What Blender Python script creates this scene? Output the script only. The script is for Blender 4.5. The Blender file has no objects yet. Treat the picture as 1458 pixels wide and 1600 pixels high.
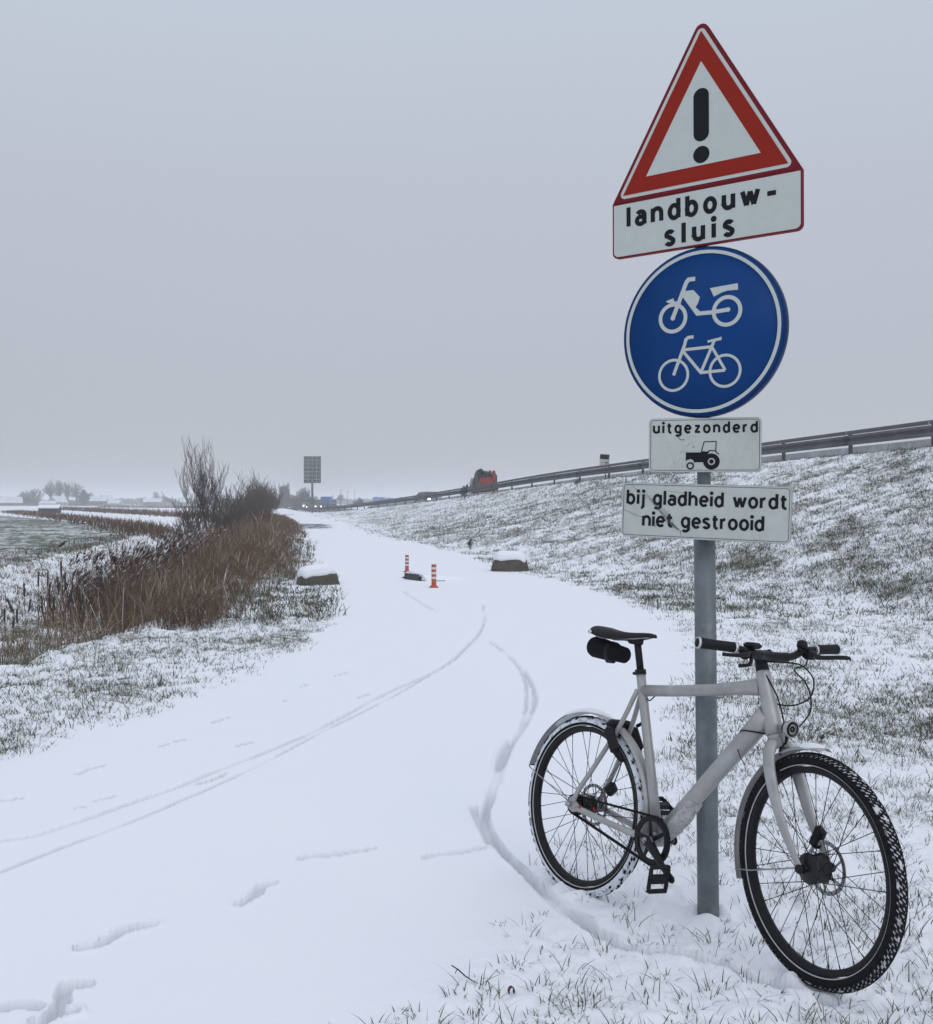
import bpy, math, random
import numpy as np
from mathutils import Matrix, Vector
R_ = math.radians
SC = bpy.context.scene
COL = SC.collection

# ------------------------------------------------------------------ camera
EYE = 1.475
cam = bpy.data.cameras.new('camera'); camo = bpy.data.objects.new('camera', cam); COL.objects.link(camo)
camo.location = (0, 0, EYE); camo.rotation_euler = (R_(90), 0, 0)
cam.sensor_fit = 'HORIZONTAL'; cam.sensor_width = 36.0
cam.lens = 36.0 * 1560 / 1458
cam.shift_y = -15.0 / 1458.0
cam.clip_start = 0.05; cam.clip_end = 12000
SC.camera = camo

# ------------------------------------------------------------------ sky, sun, exposure
w = bpy.data.worlds.new('World'); SC.world = w; w.use_nodes = True
nt = w.node_tree; nt.nodes.clear()
out = nt.nodes.new('ShaderNodeOutputWorld')
sky = nt.nodes.new('ShaderNodeTexSky'); sky.sky_type = 'NISHITA'; sky.sun_disc = False
sky.sun_elevation = R_(32); sky.sun_rotation = R_(150); sky.dust_density = 3
bg1 = nt.nodes.new('ShaderNodeBackground'); bg1.inputs['Strength'].default_value = 0.08
nt.links.new(sky.outputs[0], bg1.inputs['Color'])
# overcast cloud layer: dim at the horizon, brighter towards the zenith (CIE overcast sky)
tc = nt.nodes.new('ShaderNodeTexCoord'); sx = nt.nodes.new('ShaderNodeSeparateXYZ')
nt.links.new(tc.outputs['Generated'], sx.inputs[0])
cl = nt.nodes.new('ShaderNodeTexNoise'); cl.inputs['Scale'].default_value = 1.3; cl.inputs['Detail'].default_value = 3
mp = nt.nodes.new('ShaderNodeMapping'); mp.inputs['Scale'].default_value = (1, 1, 3.0)
nt.links.new(tc.outputs['Generated'], mp.inputs[0]); nt.links.new(mp.outputs[0], cl.inputs['Vector'])
ma = nt.nodes.new('ShaderNodeMath'); ma.operation = 'MULTIPLY_ADD'; ma.inputs[1].default_value = 0.10; ma.inputs[2].default_value = -0.05
nt.links.new(cl.outputs['Fac'], ma.inputs[0])
ad = nt.nodes.new('ShaderNodeMath'); ad.operation = 'ADD'
nt.links.new(sx.outputs['Z'], ad.inputs[0]); nt.links.new(ma.outputs[0], ad.inputs[1])
cr = nt.nodes.new('ShaderNodeValToRGB'); nt.links.new(ad.outputs[0], cr.inputs[0])
e = cr.color_ramp.elements
e[0].position = 0.0; e[0].color = (0.440, 0.463, 0.508, 1)
e[1].position = 1.0; e[1].color = (0.95, 1.0, 1.12, 1)
for p_, c_ in ((0.12, (0.452, 0.477, 0.538, 1)), (0.30, (0.482, 0.518, 0.588, 1)), (0.45, (0.520, 0.574, 0.658, 1)), (0.62, (0.67, 0.73, 0.84, 1))):
    k = e.new(p_); k.color = c_
bg2 = nt.nodes.new('ShaderNodeBackground'); bg2.inputs['Strength'].default_value = 1.0
nt.links.new(cr.outputs[0], bg2.inputs['Color'])
mx = nt.nodes.new('ShaderNodeMixShader'); mx.inputs[0].default_value = 0.94
nt.links.new(bg1.outputs[0], mx.inputs[1]); nt.links.new(bg2.outputs[0], mx.inputs[2]); nt.links.new(mx.outputs[0], out.inputs[0])

sl = bpy.data.lights.new('sun', 'SUN'); sl.energy = 0.5; sl.angle = R_(40); sl.color = (1.0, 0.97, 0.93)
so = bpy.data.objects.new('sun', sl); COL.objects.link(so)
so.rotation_euler = (R_(90 - 32), 0, R_(30))
SC.view_settings.view_transform = 'Standard'; SC.view_settings.look = 'None'
SC.view_settings.gamma = 1.0; SC.view_settings.exposure = 0.12; SC.view_settings.use_curve_mapping = False
SC.render.engine = 'CYCLES'
SC.cycles.max_bounces = 5; SC.cycles.diffuse_bounces = 3; SC.cycles.volume_bounces = 2
SC.cycles.use_denoising = True

random.seed(7); RNG = np.random.default_rng(11)

# ------------------------------------------------------------------ numeric helpers
def _tab(seed, n=1024):
    r = np.random.default_rng(seed); p = r.permutation(n); a = r.random(n) * 2 * np.pi
    return p, np.cos(a), np.sin(a)
_TB = {}
def perlin(x, y, seed=0):
    if seed not in _TB: _TB[seed] = _tab(seed)
    p, gx, gy = _TB[seed]
    xi = np.floor(x).astype(np.int64); yi = np.floor(y).astype(np.int64)
    xf = x - xi; yf = y - yi
    u = xf * xf * xf * (xf * (xf * 6 - 15) + 10); v = yf * yf * yf * (yf * (yf * 6 - 15) + 10)
    def g(ix, iy, dx, dy):
        h = p[(p[ix & 1023] + iy) & 1023]
        return gx[h] * dx + gy[h] * dy
    a = g(xi, yi, xf, yf); b = g(xi + 1, yi, xf - 1, yf); c = g(xi, yi + 1, xf, yf - 1); d = g(xi + 1, yi + 1, xf - 1, yf - 1)
    return (a + u * (b - a) + v * ((c + u * (d - c)) - (a + u * (b - a)))) * 1.4
def fbm(x, y, seed=0, o=4, g=0.5):
    s = 0; a = 1.0; n = 0
    for i in range(o):
        s = s + a * perlin(x * 2 ** i + 17.3 * i, y * 2 ** i - 9.1 * i, seed + i); n += a; a *= g
    return s / n
def sstep(a, b, x):
    t = np.clip((x - a) / (b - a), 0, 1); return t * t * (3 - 2 * t)
S = 1.07
def table(rows):
    a = np.array(rows, float); return a[:, 0] * S, a[:, 1]
_L = table([(-40, -14), (-4, -7.5), (0, -5.4), (2, -4.4), (4, -3.25), (5.12, -2.56), (6.83, -2.0), (8, -1.7), (9.56, -1.5), (11.95, -1.5), (14.8, -1.79), (17.9, -2.38), (21.5, -3.23), (33, -5.3), (61, -10.9), (107, -21.3), (143, -28.3), (200, -41), (260, -55), (5000, -1000)])
_R = table([(-40, -8), (-4, -3), (0, -1.2), (2, -.6), (2.64, -.36), (3.09, -.2), (3.39, -.07), (3.95, .27), (6.4, 1.19), (8.5, 1.9), (10, 2.15), (12.3, 2.3), (14, 2.2), (17.9, 1.49), (20.5, .58), (26.9, -.53), (33, -2), (43, -4.6), (61, -7.9), (107, -18.4), (143, -25.4), (200, -38.3), (260, -52), (5000, -990)])
_T = table([(-40, 10), (0, 9), (5, 8.4), (12, 6.0), (18, 3.1), (25, 0.9), (33, -1.2), (43, -3.9), (61, -7.0), (88, -12.5), (107, -17.4), (143, -24.9), (200, -37.9), (260, -51.5), (5000, -985)])
_G = table([(-40, 19), (-5, 16.5), (10, 15), (25.5, 12.75), (34, 10.75), (44, 8.0), (55.7, 4.6), (63.8, 2.23), (88.4, -5.4), (114.7, -14.1), (141, -23.1), (170, -30.8), (200, -37.2), (260, -49), (400, -80), (5000, -980)])
_H = table([(-40, 3.0), (10, 2.95), (25.5, 2.89), (34, 2.82), (44, 2.62), (55.7, 2.37), (63.8, 2.04), (88.4, 1.21), (114.7, .41), (141, -.12), (200, -.2), (260, -.2), (5000, -.2)])
_D = table([(-40, -16), (-4, -12), (4, -8), (8, -6.6), (12, -6.2), (20, -7.6), (33, -9.8), (61, -15.5), (107, -26), (143, -33.5), (200, -46), (260, -60), (5000, -1010)])
def _smooth(t):
    yy = np.arange(-60, 520, .5); v = np.interp(yy, t[0], t[1]); o = v.copy()
    for wd, lo in ((9, 4), (25, 24)):
        k = np.hanning(2 * wd + 3); k /= k.sum(); f = np.convolve(v, k, 'same'); m = np.clip((yy - lo) / 12, 0, 1) * (yy < 480); o = o * (1 - m) + f * m
    yy = np.concatenate([yy[20:-30], [5400.]]); return yy, np.concatenate([o[20:-30], [t[1][-1]]])
_G, _H, _T, _D = _smooth(_G), _smooth(_H), _smooth(_T), _smooth(_D)
def IP(t, y): return np.interp(y, t[0], t[1])
def path_l(x, y): return IP(_L, y) + 0.10 * fbm(y * 1.1, y * 0 + 3.3, 31, 3) * np.minimum(1 + y / 20, 3)
def path_r(x, y): return IP(_R, y) + 0.16 * fbm(y * 1.3, y * 0 + 8.3, 41, 4) * np.minimum(1 + y / 20, 3)
def base_h(x, y):
    toe, rail, H, dit = IP(_T, y), IP(_G, y), IP(_H, y), IP(_D, y)
    ww = np.clip((x - toe) / np.maximum(rail - 1.0 - toe, .3), 0, 1)
    z = H * ww ** 1.22
    z = z * (1 - sstep(rail + 15, rail + 26, x))
    u = x - dit
    far = 1 - sstep(180, 300, y)
    dz = np.where(u > 0, -0.9 * (1 - sstep(.9, 2.6, u)), -0.9 + .75 * sstep(.9, 4.2, -u))
    dz = np.where(x < dit - 4.2, -0.15, dz)
    z = z + dz * far
    # gentle fall across the verge where the sign stands
    wgt = np.exp(-((x - .8) ** 2 + (y - 3.5) ** 2) / 1.6 ** 2)
    z = z + wgt * (0.046 * (x - .87) - 0.049 * (y - 3.57))
    return z
def field_edge(x):  # far side of the green field
    return (57 + (-19 - x) * 1.513) * S
# marks in the snow, in metres on the ground
def gp(px, py, z=0.0):
    y = 1560 * (EYE - z) / (py - 785.0); return ((px - 729) / 1560 * y, y)
TRACKS = [  # (points, half width, depth)
    ([gp(*p) for p in ((754, 945), (757, 965), (750, 987), (725, 1014), (690, 1043), (600, 1085), (500, 1138), (430, 1168), (345, 1200), (285, 1224), (200, 1253), (120, 1282), (50, 1304), (0, 1312), (-90, 1330))], .0155, .016),
    ([gp(*p) for p in ((757, 975), (740, 1002), (700, 1035), (620, 1085), (500, 1145), (400, 1196), (300, 1240), (200, 1282), (100, 1320), (0, 1360), (-90, 1392))], .011, .007),
    ([gp(*p) for p in ((766, 1003), (790, 1020), (812, 1044), (822, 1072), (822, 1100), (813, 1138))], .015, .011),
    ([gp(*p) for p in ((818, 1048), (832, 1072), (835, 1098), (824, 1125), (814, 1140), (800, 1160), (786, 1190), (780, 1215))], .017, .017),
    ([gp(*p) for p in ((797, 1155), (782, 1180), (775, 1210), (766, 1236), (758, 1262), (768, 1290), (790, 1318), (815, 1342), (842, 1372), (870, 1402), (905, 1432), (940, 1456), (985, 1480), (1040, 1492), (1100, 1508), (1150, 1528), (1200, 1550), (1245, 1566), (1300, 1590))], .022, .030),
    ([gp(*p) for p in ((740, 1250), (745, 1262), (752, 1275), (765, 1300))], .02, .014),
    ([gp(*p) for p in ((632, 925), (655, 940), (684, 957))], .02, .010),
]
DENTS = [  # footprints: polyline, half width, depth
    ([gp(*p) for p in ((122, 1476), (150, 1470), (175, 1456), (205, 1443), (240, 1435))], .022, .022),
    ([gp(*p) for p in ((374, 1400), (388, 1392), (402, 1380), (410, 1370), (427, 1366))], .022, .017),
    ([gp(*p) for p in ((470, 1327), (490, 1323), (520, 1321), (552, 1315), (582, 1311))], .017, .015),
    ([gp(*p) for p in ((662, 1324), (684, 1318), (710, 1316), (756, 1308))], .017, .014),
    ([gp(*p) for p in ((86, 1572), (98, 1556), (101, 1536), (118, 1528), (134, 1530))], .028, .03),
    ([gp(*p) for p in ((10, 1566), (28, 1562), (58, 1567))], .024, .026),
    ([gp(*p) for p in ((54, 1594), (72, 1590), (84, 1581), (108, 1576))], .026, .03),
    ([gp(*p) for p in ((0, 1250), (14, 1249), (32, 1246))], .016, .01), ([gp(*p) for p in ((150, 1248), (162, 1246), (178, 1242))], .012, .008),
    ([gp(*p) for p in ((118, 1260), (138, 1257))], .01, .006), ([gp(*p) for p in ((120, 1208), (142, 1200), (164, 1194))], .014, .008),
    ([gp(*p) for p in ((248, 1165), (260, 1162))], .016, .008), ([gp(*p) for p in ((270, 1158), (290, 1154))], .016, .008),
    ([gp(*p) for p in ((330, 1129), (356, 1121))], .016, .008), ([gp(*p) for p in ((418, 1101), (428, 1100))], .014, .007),
    ([gp(*p) for p in ((435, 1096), (448, 1094))], .014, .007), ([gp(*p) for p in ((372, 1164), (398, 1158))], .014, .007), ([gp(*p) for p in ((524, 1056), (545, 1050))], .014, .007),
    ([gp(*p) for p in ((470, 1073), (484, 1069))], .014, .006), ([gp(*p) for p in ((560, 1090), (580, 1083))], .014, .006),
    ([gp(*p) for p in ((310, 1222), (340, 1213), (352, 1206))], .016, .008),
]
def seg_dist(x, y, pts):
    d = np.full(x.shape, 1e9)
    for (ax, ay), (bx, by) in zip(pts[:-1], pts[1:]):
        vx, vy = bx - ax, by - ay; L2 = vx * vx + vy * vy + 1e-12
        t = np.clip(((x - ax) * vx + (y - ay) * vy) / L2, 0, 1)
        d = np.minimum(d, np.hypot(x - ax - t * vx, y - ay - t * vy))
    return d
def smooth_pts(pts, n=6):
    P = [np.array(p, float) for p in pts]; P = [2 * P[0] - P[1]] + P + [2 * P[-1] - P[-2]]; o = []
    for i in range(1, len(P) - 2):
        for k in range(n):
            t = k / n; a, b, c, d = P[i - 1:i + 3]
            o.append(.5 * ((2 * b) + (-a + c) * t + (2 * a - 5 * b + 4 * c - d) * t * t + (-a + 3 * b - 3 * c + d) * t ** 3))
    o.append(P[-2]); return [tuple(q) for q in o]
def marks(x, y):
    """depth below the snow, and how pressed and shade-tinted the snow is"""
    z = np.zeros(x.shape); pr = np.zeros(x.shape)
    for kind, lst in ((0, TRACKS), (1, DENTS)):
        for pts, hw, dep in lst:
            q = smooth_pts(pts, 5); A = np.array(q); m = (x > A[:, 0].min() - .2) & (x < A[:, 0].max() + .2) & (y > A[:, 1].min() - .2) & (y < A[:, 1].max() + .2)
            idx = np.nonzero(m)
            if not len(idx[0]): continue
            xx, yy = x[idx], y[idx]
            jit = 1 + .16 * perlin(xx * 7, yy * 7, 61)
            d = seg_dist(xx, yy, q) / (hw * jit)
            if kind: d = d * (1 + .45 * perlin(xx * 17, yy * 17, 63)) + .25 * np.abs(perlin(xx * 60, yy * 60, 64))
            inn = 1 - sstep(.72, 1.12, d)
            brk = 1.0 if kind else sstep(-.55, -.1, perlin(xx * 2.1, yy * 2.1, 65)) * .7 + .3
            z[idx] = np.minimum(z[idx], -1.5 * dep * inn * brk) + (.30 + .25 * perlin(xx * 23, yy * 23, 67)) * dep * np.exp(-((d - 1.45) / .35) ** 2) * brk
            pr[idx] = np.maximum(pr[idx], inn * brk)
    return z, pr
def in_field(x, y): return (x < IP(_D, y) - 3.7) & (y < field_edge(x)) & (y > 6)
def veg_map(x, y):
    """how much grass shows through the snow, 0..1"""
    dR = x - path_r(x, y); dL = path_l(x, y) - x; toe = IP(_T, y); dit = IP(_D, y)
    n = fbm(x * .9, y * .9, 71, 4); n2 = fbm(x * .25, y * .25, 75, 3)
    right = sstep(.0, .5, dR) * (0.50 + .55 * n + .22 * n2) + .10 * sstep(0, .3, dR) * (y < 5)
    right = right * (.74 + .26 * sstep(3.0, 4.6, y)) * (1 - .5 * np.exp(-((x - .9) ** 2 + (y - 3.1) ** 2) / .12))
    right = right + .16 * sstep(0, 1.5, x - toe) - .10 * np.exp(-((x - toe) / 1.2) ** 2) * sstep(8, 14, y)
    left = sstep(.0, .3, dL) * (0.56 + .5 * n + .2 * n2)
    left = np.where(x < dit - 4.0, .25 + .4 * n, left)
    v = np.where(dR > 0, right, np.where(dL > 0, left, 0))
    v = v * (1 - .55 * sstep(200, 400, y))
    return np.clip(v, 0, 1)
def snow_h(x, y, ox=None):
    """full height of the snow surface"""
    dR = x - path_r(x, y); dL = path_l(x, y) - x
    off = np.maximum(sstep(0, .6, dR), sstep(0, .6, dL))
    z = base_h(x, y)
    v = veg_map(x, y)
    lum = fbm(x * 5.2, y * 5.2, 81, 3) * .028 + fbm(x * 16, y * 16, 85, 2) * .011 * (y < 16) + fbm(x * 1.3, y * 1.3, 87, 2) * .03
    big = fbm(x * 2.3, y * 2.3, 91, 3) * .07 * sstep(0, 3, x - IP(_T, y)) * sstep(8, 20, y)
    lft = fbm(x * 2.0, y * 2.0, 95, 3) * .10 * sstep(.8, 2.2, dL) * (1 - sstep(60, 120, y))
    z = z + off * (lum + big + lft + .012 * v) + (1 - off) * (fbm(x * .7, y * .7, 97, 3) * .006)
    for cx_, cy_, r_ in ((.42, 3.84, .07), (1.03, 2.96, .07), (.866, 3.575, .062)):   # snow pushed up round the tyres and the post
        dd = np.hypot(x - cx_, y - cy_); z = z + np.where(dd < .4, .017 * np.exp(-((dd - r_) / .028) ** 2) * (1 + .5 * np.sin(np.arctan2(y - cy_, x - cx_) * 3 + cx_)), 0)
    near = (y > 1.0) & (y < 17) & (np.abs(x) < 9)
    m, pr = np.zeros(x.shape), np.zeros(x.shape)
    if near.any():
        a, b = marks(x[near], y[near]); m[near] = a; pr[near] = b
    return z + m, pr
def ground_z(x, y):
    a = np.array([float(x)]); b = np.array([float(y)]); return float(snow_h(a, b)[0][0])

# ------------------------------------------------------------------ object helpers
def tag(o, label=None, cat=None, group=None, kind=None):
    if label: o['label'] = label
    if cat: o['category'] = cat
    if group: o['group'] = group
    if kind: o['kind'] = kind
    return o
def empty(name, loc=(0, 0, 0), rz=0.0, label=None, cat=None, group=None, M=None):
    o = bpy.data.objects.new(name, None); COL.objects.link(o); o.empty_display_size = .2
    if M is not None: o.matrix_world = M
    else: o.location = loc; o.rotation_euler = (0, 0, rz)
    return tag(o, label, cat, group)
def fast_mesh(name, V, Fc, mat, attrs=None, smooth=True, parent=None):
    V = np.asarray(V, np.float32); Fc = np.asarray(Fc, np.int32); k = Fc.shape[1]
    me = bpy.data.meshes.new(name); me.vertices.add(len(V)); me.vertices.foreach_set('co', V.ravel())
    me.loops.add(Fc.size); me.loops.foreach_set('vertex_index', Fc.ravel())
    me.polygons.add(len(Fc)); me.polygons.foreach_set('loop_start', np.arange(0, Fc.size, k, dtype=np.int32))
    me.polygons.foreach_set('loop_total', np.full(len(Fc), k, np.int32))
    if smooth: me.polygons.foreach_set('use_smooth', np.ones(len(Fc), bool))
    for a, d in (attrs or {}).items():
        at = me.attributes.new(a, 'FLOAT', 'POINT'); at.data.foreach_set('value', np.asarray(d, np.float32))
    me.update(calc_edges=True); me.validate()
    if mat: me.materials.append(mat)
    o = bpy.data.objects.new(name, me); COL.objects.link(o)
    if parent: o.parent = parent
    return o
class MB:
    def __init__(s): s.v = []; s.f = []; s.sm = []
    def add(s, vs, fs, smooth=False):
        b = len(s.v); s.v += [tuple(map(float, q)) for q in vs]; s.f += [tuple(b + i for i in f) for f in fs]; s.sm += [smooth] * len(fs); return s
    def box(s, c, d, M=None, bev=0.0):
        hx, hy, hz = d[0] / 2, d[1] / 2, d[2] / 2
        if bev <= 0:
            vs = [(x, y, z) for x in (-hx, hx) for y in (-hy, hy) for z in (-hz, hz)]
            fs = [(0, 1, 3, 2), (4, 6, 7, 5), (0, 4, 5, 1), (2, 3, 7, 6), (0, 2, 6, 4), (1, 5, 7, 3)]
        else:
            b = min(bev, hx * .9, hy * .9, hz * .9); vs = []; fs = []
            rings = []
            for (z, i) in ((-hz, b), (-hz + b, 0), (hz - b, 0), (hz, b)):
                X, Y = hx - i, hy - i; c2 = b if i == 0 else b * .6
                rings.append([(X - c2, -Y, z), (X, -Y + c2, z), (X, Y - c2, z), (X - c2, Y, z), (-X + c2, Y, z), (-X, Y - c2, z), (-X, -Y + c2, z), (-X + c2, -Y, z)])
            for r in rings: vs += r
            for k in range(3):
                for i in range(8): j = (i + 1) % 8; fs.append((k * 8 + i, k * 8 + j, (k + 1) * 8 + j, (k + 1) * 8 + i))
            fs.append(tuple(range(7, -1, -1))); fs.append(tuple(range(24, 32)))
        M = M or Matrix()
        s.add([(M @ Vector(q)) + Vector(c) for q in vs], fs); return s
    def tube(s, pts, r, n=10, closed=False, caps=True, flat=1.0, up=None):
        P = [Vector(p) for p in pts]; m = len(P); rs = r if hasattr(r, '__len__') else [r] * m
        T = []
        for i in range(m):
            if closed: t = P[(i + 1) % m] - P[i - 1]
            else: t = P[min(i + 1, m - 1)] - P[max(i - 1, 0)]
            T.append(t.normalized() if t.length > 0 else Vector((0, 0, 1)))
        u = Vector(up) if up else (Vector((0, 0, 1)) if abs(T[0].z) < .9 else Vector((1, 0, 0)))
        vs = []
        for i in range(m):
            u = (u - T[i] * u.dot(T[i])).normalized(); b = T[i].cross(u)
            for k in range(n):
                a = 2 * math.pi * k / n; vs.append(P[i] + u * math.cos(a) * rs[i] + b * math.sin(a) * rs[i] * flat)
        fs = []
        for i in range(m if closed else m - 1):
            j = (i + 1) % m
            for k in range(n): l = (k + 1) % n; fs.append((i * n + k, i * n + l, j * n + l, j * n + k))
        s.add(vs, fs, True)
        if caps and not closed:
            b0 = len(s.v) - len(vs); s.f += [tuple(b0 + k for k in range(n - 1, -1, -1)), tuple(b0 + (m - 1) * n + k for k in range(n))]; s.sm += [False, False]
        return s
    def lathe(s, prof, c=(0, 0, 0), n=24, axis='z', smooth=True, a0=0, a1=2 * math.pi):
        full = abs(a1 - a0) > 6.28; m = n if full else n + 1; vs = []
        for (r, h) in prof:
            for k in range(m):
                a = a0 + (a1 - a0) * k / n; x, y = r * math.cos(a), r * math.sin(a)
                q = (x, y, h) if axis == 'z' else ((x, h, y) if axis == 'y' else (h, x, y)); vs.append((q[0] + c[0], q[1] + c[1], q[2] + c[2]))
        fs = []
        for i in range(len(prof) - 1):
            for k in range(n): l = (k + 1) % m; fs.append((i * m + k, i * m + l, (i + 1) * m + l, (i + 1) * m + k))
        s.add(vs, fs, smooth); return s
    def prism(s, poly, h0, h1, axis='y', c=(0, 0, 0)):
        def q(a, b, h): v = (a, h, b) if axis == 'y' else ((a, b, h) if axis == 'z' else (h, a, b)); return (v[0] + c[0], v[1] + c[1], v[2] + c[2])
        n = len(poly); vs = [q(a, b, h0) for a, b in poly] + [q(a, b, h1) for a, b in poly]
        s.add(vs, [tuple(range(n)), tuple(range(2 * n - 1, n - 1, -1))] + [(i, n + i, n + (i + 1) % n, (i + 1) % n) for i in range(n)]); return s
    def loft(s, secs, smooth=True, caps=True, closed=True):
        n = len(secs[0]); b = len(s.v); vs = [p for q in secs for p in q]; fs = []
        for i in range(len(secs) - 1):
            for k in range(n if closed else n - 1): l = (k + 1) % n; fs.append((i * n + k, i * n + l, (i + 1) * n + l, (i + 1) * n + k))
        s.add(vs, fs, smooth)
        if caps: s.f += [tuple(b + k for k in range(n - 1, -1, -1)), tuple(b + (len(secs) - 1) * n + k for k in range(n))]; s.sm += [smooth] * 2
        return s
    def build(s, name, mat, parent=None, M=None):
        me = bpy.data.meshes.new(name); me.from_pydata(s.v, [], s.f); me.polygons.foreach_set('use_smooth', s.sm)
        me.update(); me.materials.append(mat)
        o = bpy.data.objects.new(name, me); COL.objects.link(o)
        if parent: o.parent = parent
        if M is not None: o.matrix_local = M
        return o
def fix_normals(o):
    import bmesh
    bm = bmesh.new(); bm.from_mesh(o.data); bmesh.ops.recalc_face_normals(bm, faces=bm.faces); bm.to_mesh(o.data); bm.free(); return o
def bevel(o, w_=.005, n=2):
    m = o.modifiers.new('bevel', 'BEVEL'); m.width = w_; m.segments = n; m.limit_method = 'ANGLE'; m.angle_limit = R_(35); return o
def copy_tree(o, parent=None):
    c = o.copy(); COL.objects.link(c)
    if parent is not None: c.parent = parent
    for ch in [q for q in bpy.data.objects if q.parent == o and q != c]: copy_tree(ch, c)
    return c

# ------------------------------------------------------------------ materials
def newmat(name):
    m = bpy.data.materials.new(name); m.use_nodes = True; n = m.node_tree; b = n.nodes['Principled BSDF']; return m, n, b
def N(n, t, **k):
    d = n.nodes.new(t)
    for a, v in k.items():
        if hasattr(d, a): setattr(d, a, v)
        else: d.inputs[a.replace('_', ' ')].default_value = v
    return d
def mixc(n, f, a, b):
    m = n.nodes.new('ShaderNodeMix'); m.data_type = 'RGBA'
    if isinstance(f, (int, float)): m.inputs[0].default_value = f
    else: n.links.new(f, m.inputs[0])
    for i, v in ((6, a), (7, b)):
        if isinstance(v, tuple): m.inputs[i].default_value = (*v[:3], 1)
        else: n.links.new(v, m.inputs[i])
    return m.outputs[2]
def ramp(n, f, a, b):
    r = n.nodes.new('ShaderNodeMapRange'); r.inputs[1].default_value = a; r.inputs[2].default_value = b; n.links.new(f, r.inputs[0]); return r.outputs[0]
def mth(n, op, a, b=0.0):
    m = n.nodes.new('ShaderNodeMath'); m.operation = op
    for i, v in ((0, a), (1, b)):
        if isinstance(v, (int, float)): m.inputs[i].default_value = v
        else: n.links.new(v, m.inputs[i])
    return m.outputs[0]
def noise(n, scale, detail=4, rough=.55, vec=None, dist=0):
    t = n.nodes.new('ShaderNodeTexNoise'); t.inputs['Scale'].default_value = scale; t.inputs['Detail'].default_value = detail
    t.inputs['Roughness'].default_value = rough; t.inputs['Distortion'].default_value = dist
    if vec is not None: n.links.new(vec, t.inputs['Vector'])
    return t.outputs['Fac']
def coords(n, sc=(1, 1, 1), kind='Object'):
    c = n.nodes.new('ShaderNodeTexCoord'); m = n.nodes.new('ShaderNodeMapping'); m.inputs['Scale'].default_value = sc
    n.links.new(c.outputs[kind], m.inputs[0]); return m.outputs[0]
def bump(n, b, h, s=.3, d=.01):
    k = n.nodes.new('ShaderNodeBump'); k.inputs['Strength'].default_value = s; k.inputs['Distance'].default_value = d
    n.links.new(h, k.inputs['Height']); n.links.new(k.outputs[0], b.inputs['Normal'])
def attr(n, name):
    a = n.nodes.new('ShaderNodeAttribute'); a.attribute_name = name; return a.outputs['Fac']
def plain(name, col, rough=.5, metal=0.0, var=.12, scale=12, bmp=0.0, dirt=None, dirt_amt=.3, spec=.5):
    m, n, b = newmat(name); v = coords(n)
    f = noise(n, scale, 5, .6, v)
    c = mixc(n, ramp(n, f, .3, .7), tuple(x * (1 - var) for x in col), tuple(min(1, x * (1 + var)) for x in col))
    if dirt is not None:
        f2 = noise(n, scale * .45, 6, .65, v); c = mixc(n, mth(n, 'MULTIPLY', ramp(n, f2, .5, .68), dirt_amt), c, dirt)
    n.links.new(c, b.inputs['Base Color']); b.inputs['Roughness'].default_value = rough; b.inputs['Metallic'].default_value = metal
    b.inputs['Specular IOR Level'].default_value = spec
    if bmp: bump(n, b, noise(n, scale * 4, 4, .6, v), .5, bmp)
    return m

def snow_mat(name, veg=True, path=False):
    m, n, b = newmat(name); v = coords(n)
    c = mixc(n, noise(n, 1.7, 5, .6, v), (.795, .822, .868), (.835, .852, .890))
    if path:
        pr = attr(n, 'press_shade'); c = mixc(n, mth(n, 'MULTIPLY', pr, .48), c, (.40, .415, .45))  # greyer pressed snow, with soft groove shade painted into the same tint
        wet = attr(n, 'wet')
        c = mixc(n, ramp(n, mth(n, 'MULTIPLY', wet, ramp(n, noise(n, 2.2, 5, .7, coords(n, (1.2, .3, 1))), .3, .6)), .25, .6), c, (.12, .13, .15))
    if veg:
        c = mixc(n, mth(n, 'MULTIPLY', attr(n, 'press_shade'), .42), c, (.36, .36, .36))  # tracks on the verge: pressed snow and painted groove shade in one grey
        vg = attr(n, 'veg')
        a1 = noise(n, 9, 6, .72, coords(n, (1.0, .75, 1.2)), .8); a2 = noise(n, 38, 4, .7, v, .5)
        h = mth(n, 'ADD', mth(n, 'MULTIPLY', a1, .75), mth(n, 'MULTIPLY', a2, .25))
        thr = mth(n, 'SUBTRACT', .80, mth(n, 'MULTIPLY', vg, .42))
        k = n.nodes.new('ShaderNodeMapRange'); n.links.new(mth(n, 'SUBTRACT', h, thr), k.inputs[0]); k.inputs[1].default_value = -.03; k.inputs[2].default_value = .07
        tone = noise(n, 2.2, 4, .6, v)
        gcol = mixc(n, ramp(n, tone, .42, .6), (.150, .165, .118), (.205, .180, .132))
        c = mixc(n, mth(n, 'MULTIPLY', k.outputs[0], .80), c, gcol)
    n.links.new(c, b.inputs['Base Color']); b.inputs['Roughness'].default_value = .75; b.inputs['Specular IOR Level'].default_value = .25
    bh = mth(n, 'ADD', noise(n, 60, 4, .7, v), mth(n, 'MULTIPLY', noise(n, 14, 3, .6, v), .8))
    bump(n, b, bh, .35 if not path else .22, .008)
    return m
M = {}
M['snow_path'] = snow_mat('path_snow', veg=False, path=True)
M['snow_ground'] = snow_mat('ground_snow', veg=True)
M['snow_cap'] = plain('snow_cap', (.81, .835, .88), .75, var=.03, scale=20, bmp=.004, spec=.25)
M['asphalt'] = plain('road_asphalt', (.055, .057, .062), .8, var=.2, scale=3, dirt=(.45, .47, .5), dirt_amt=.6)
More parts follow.
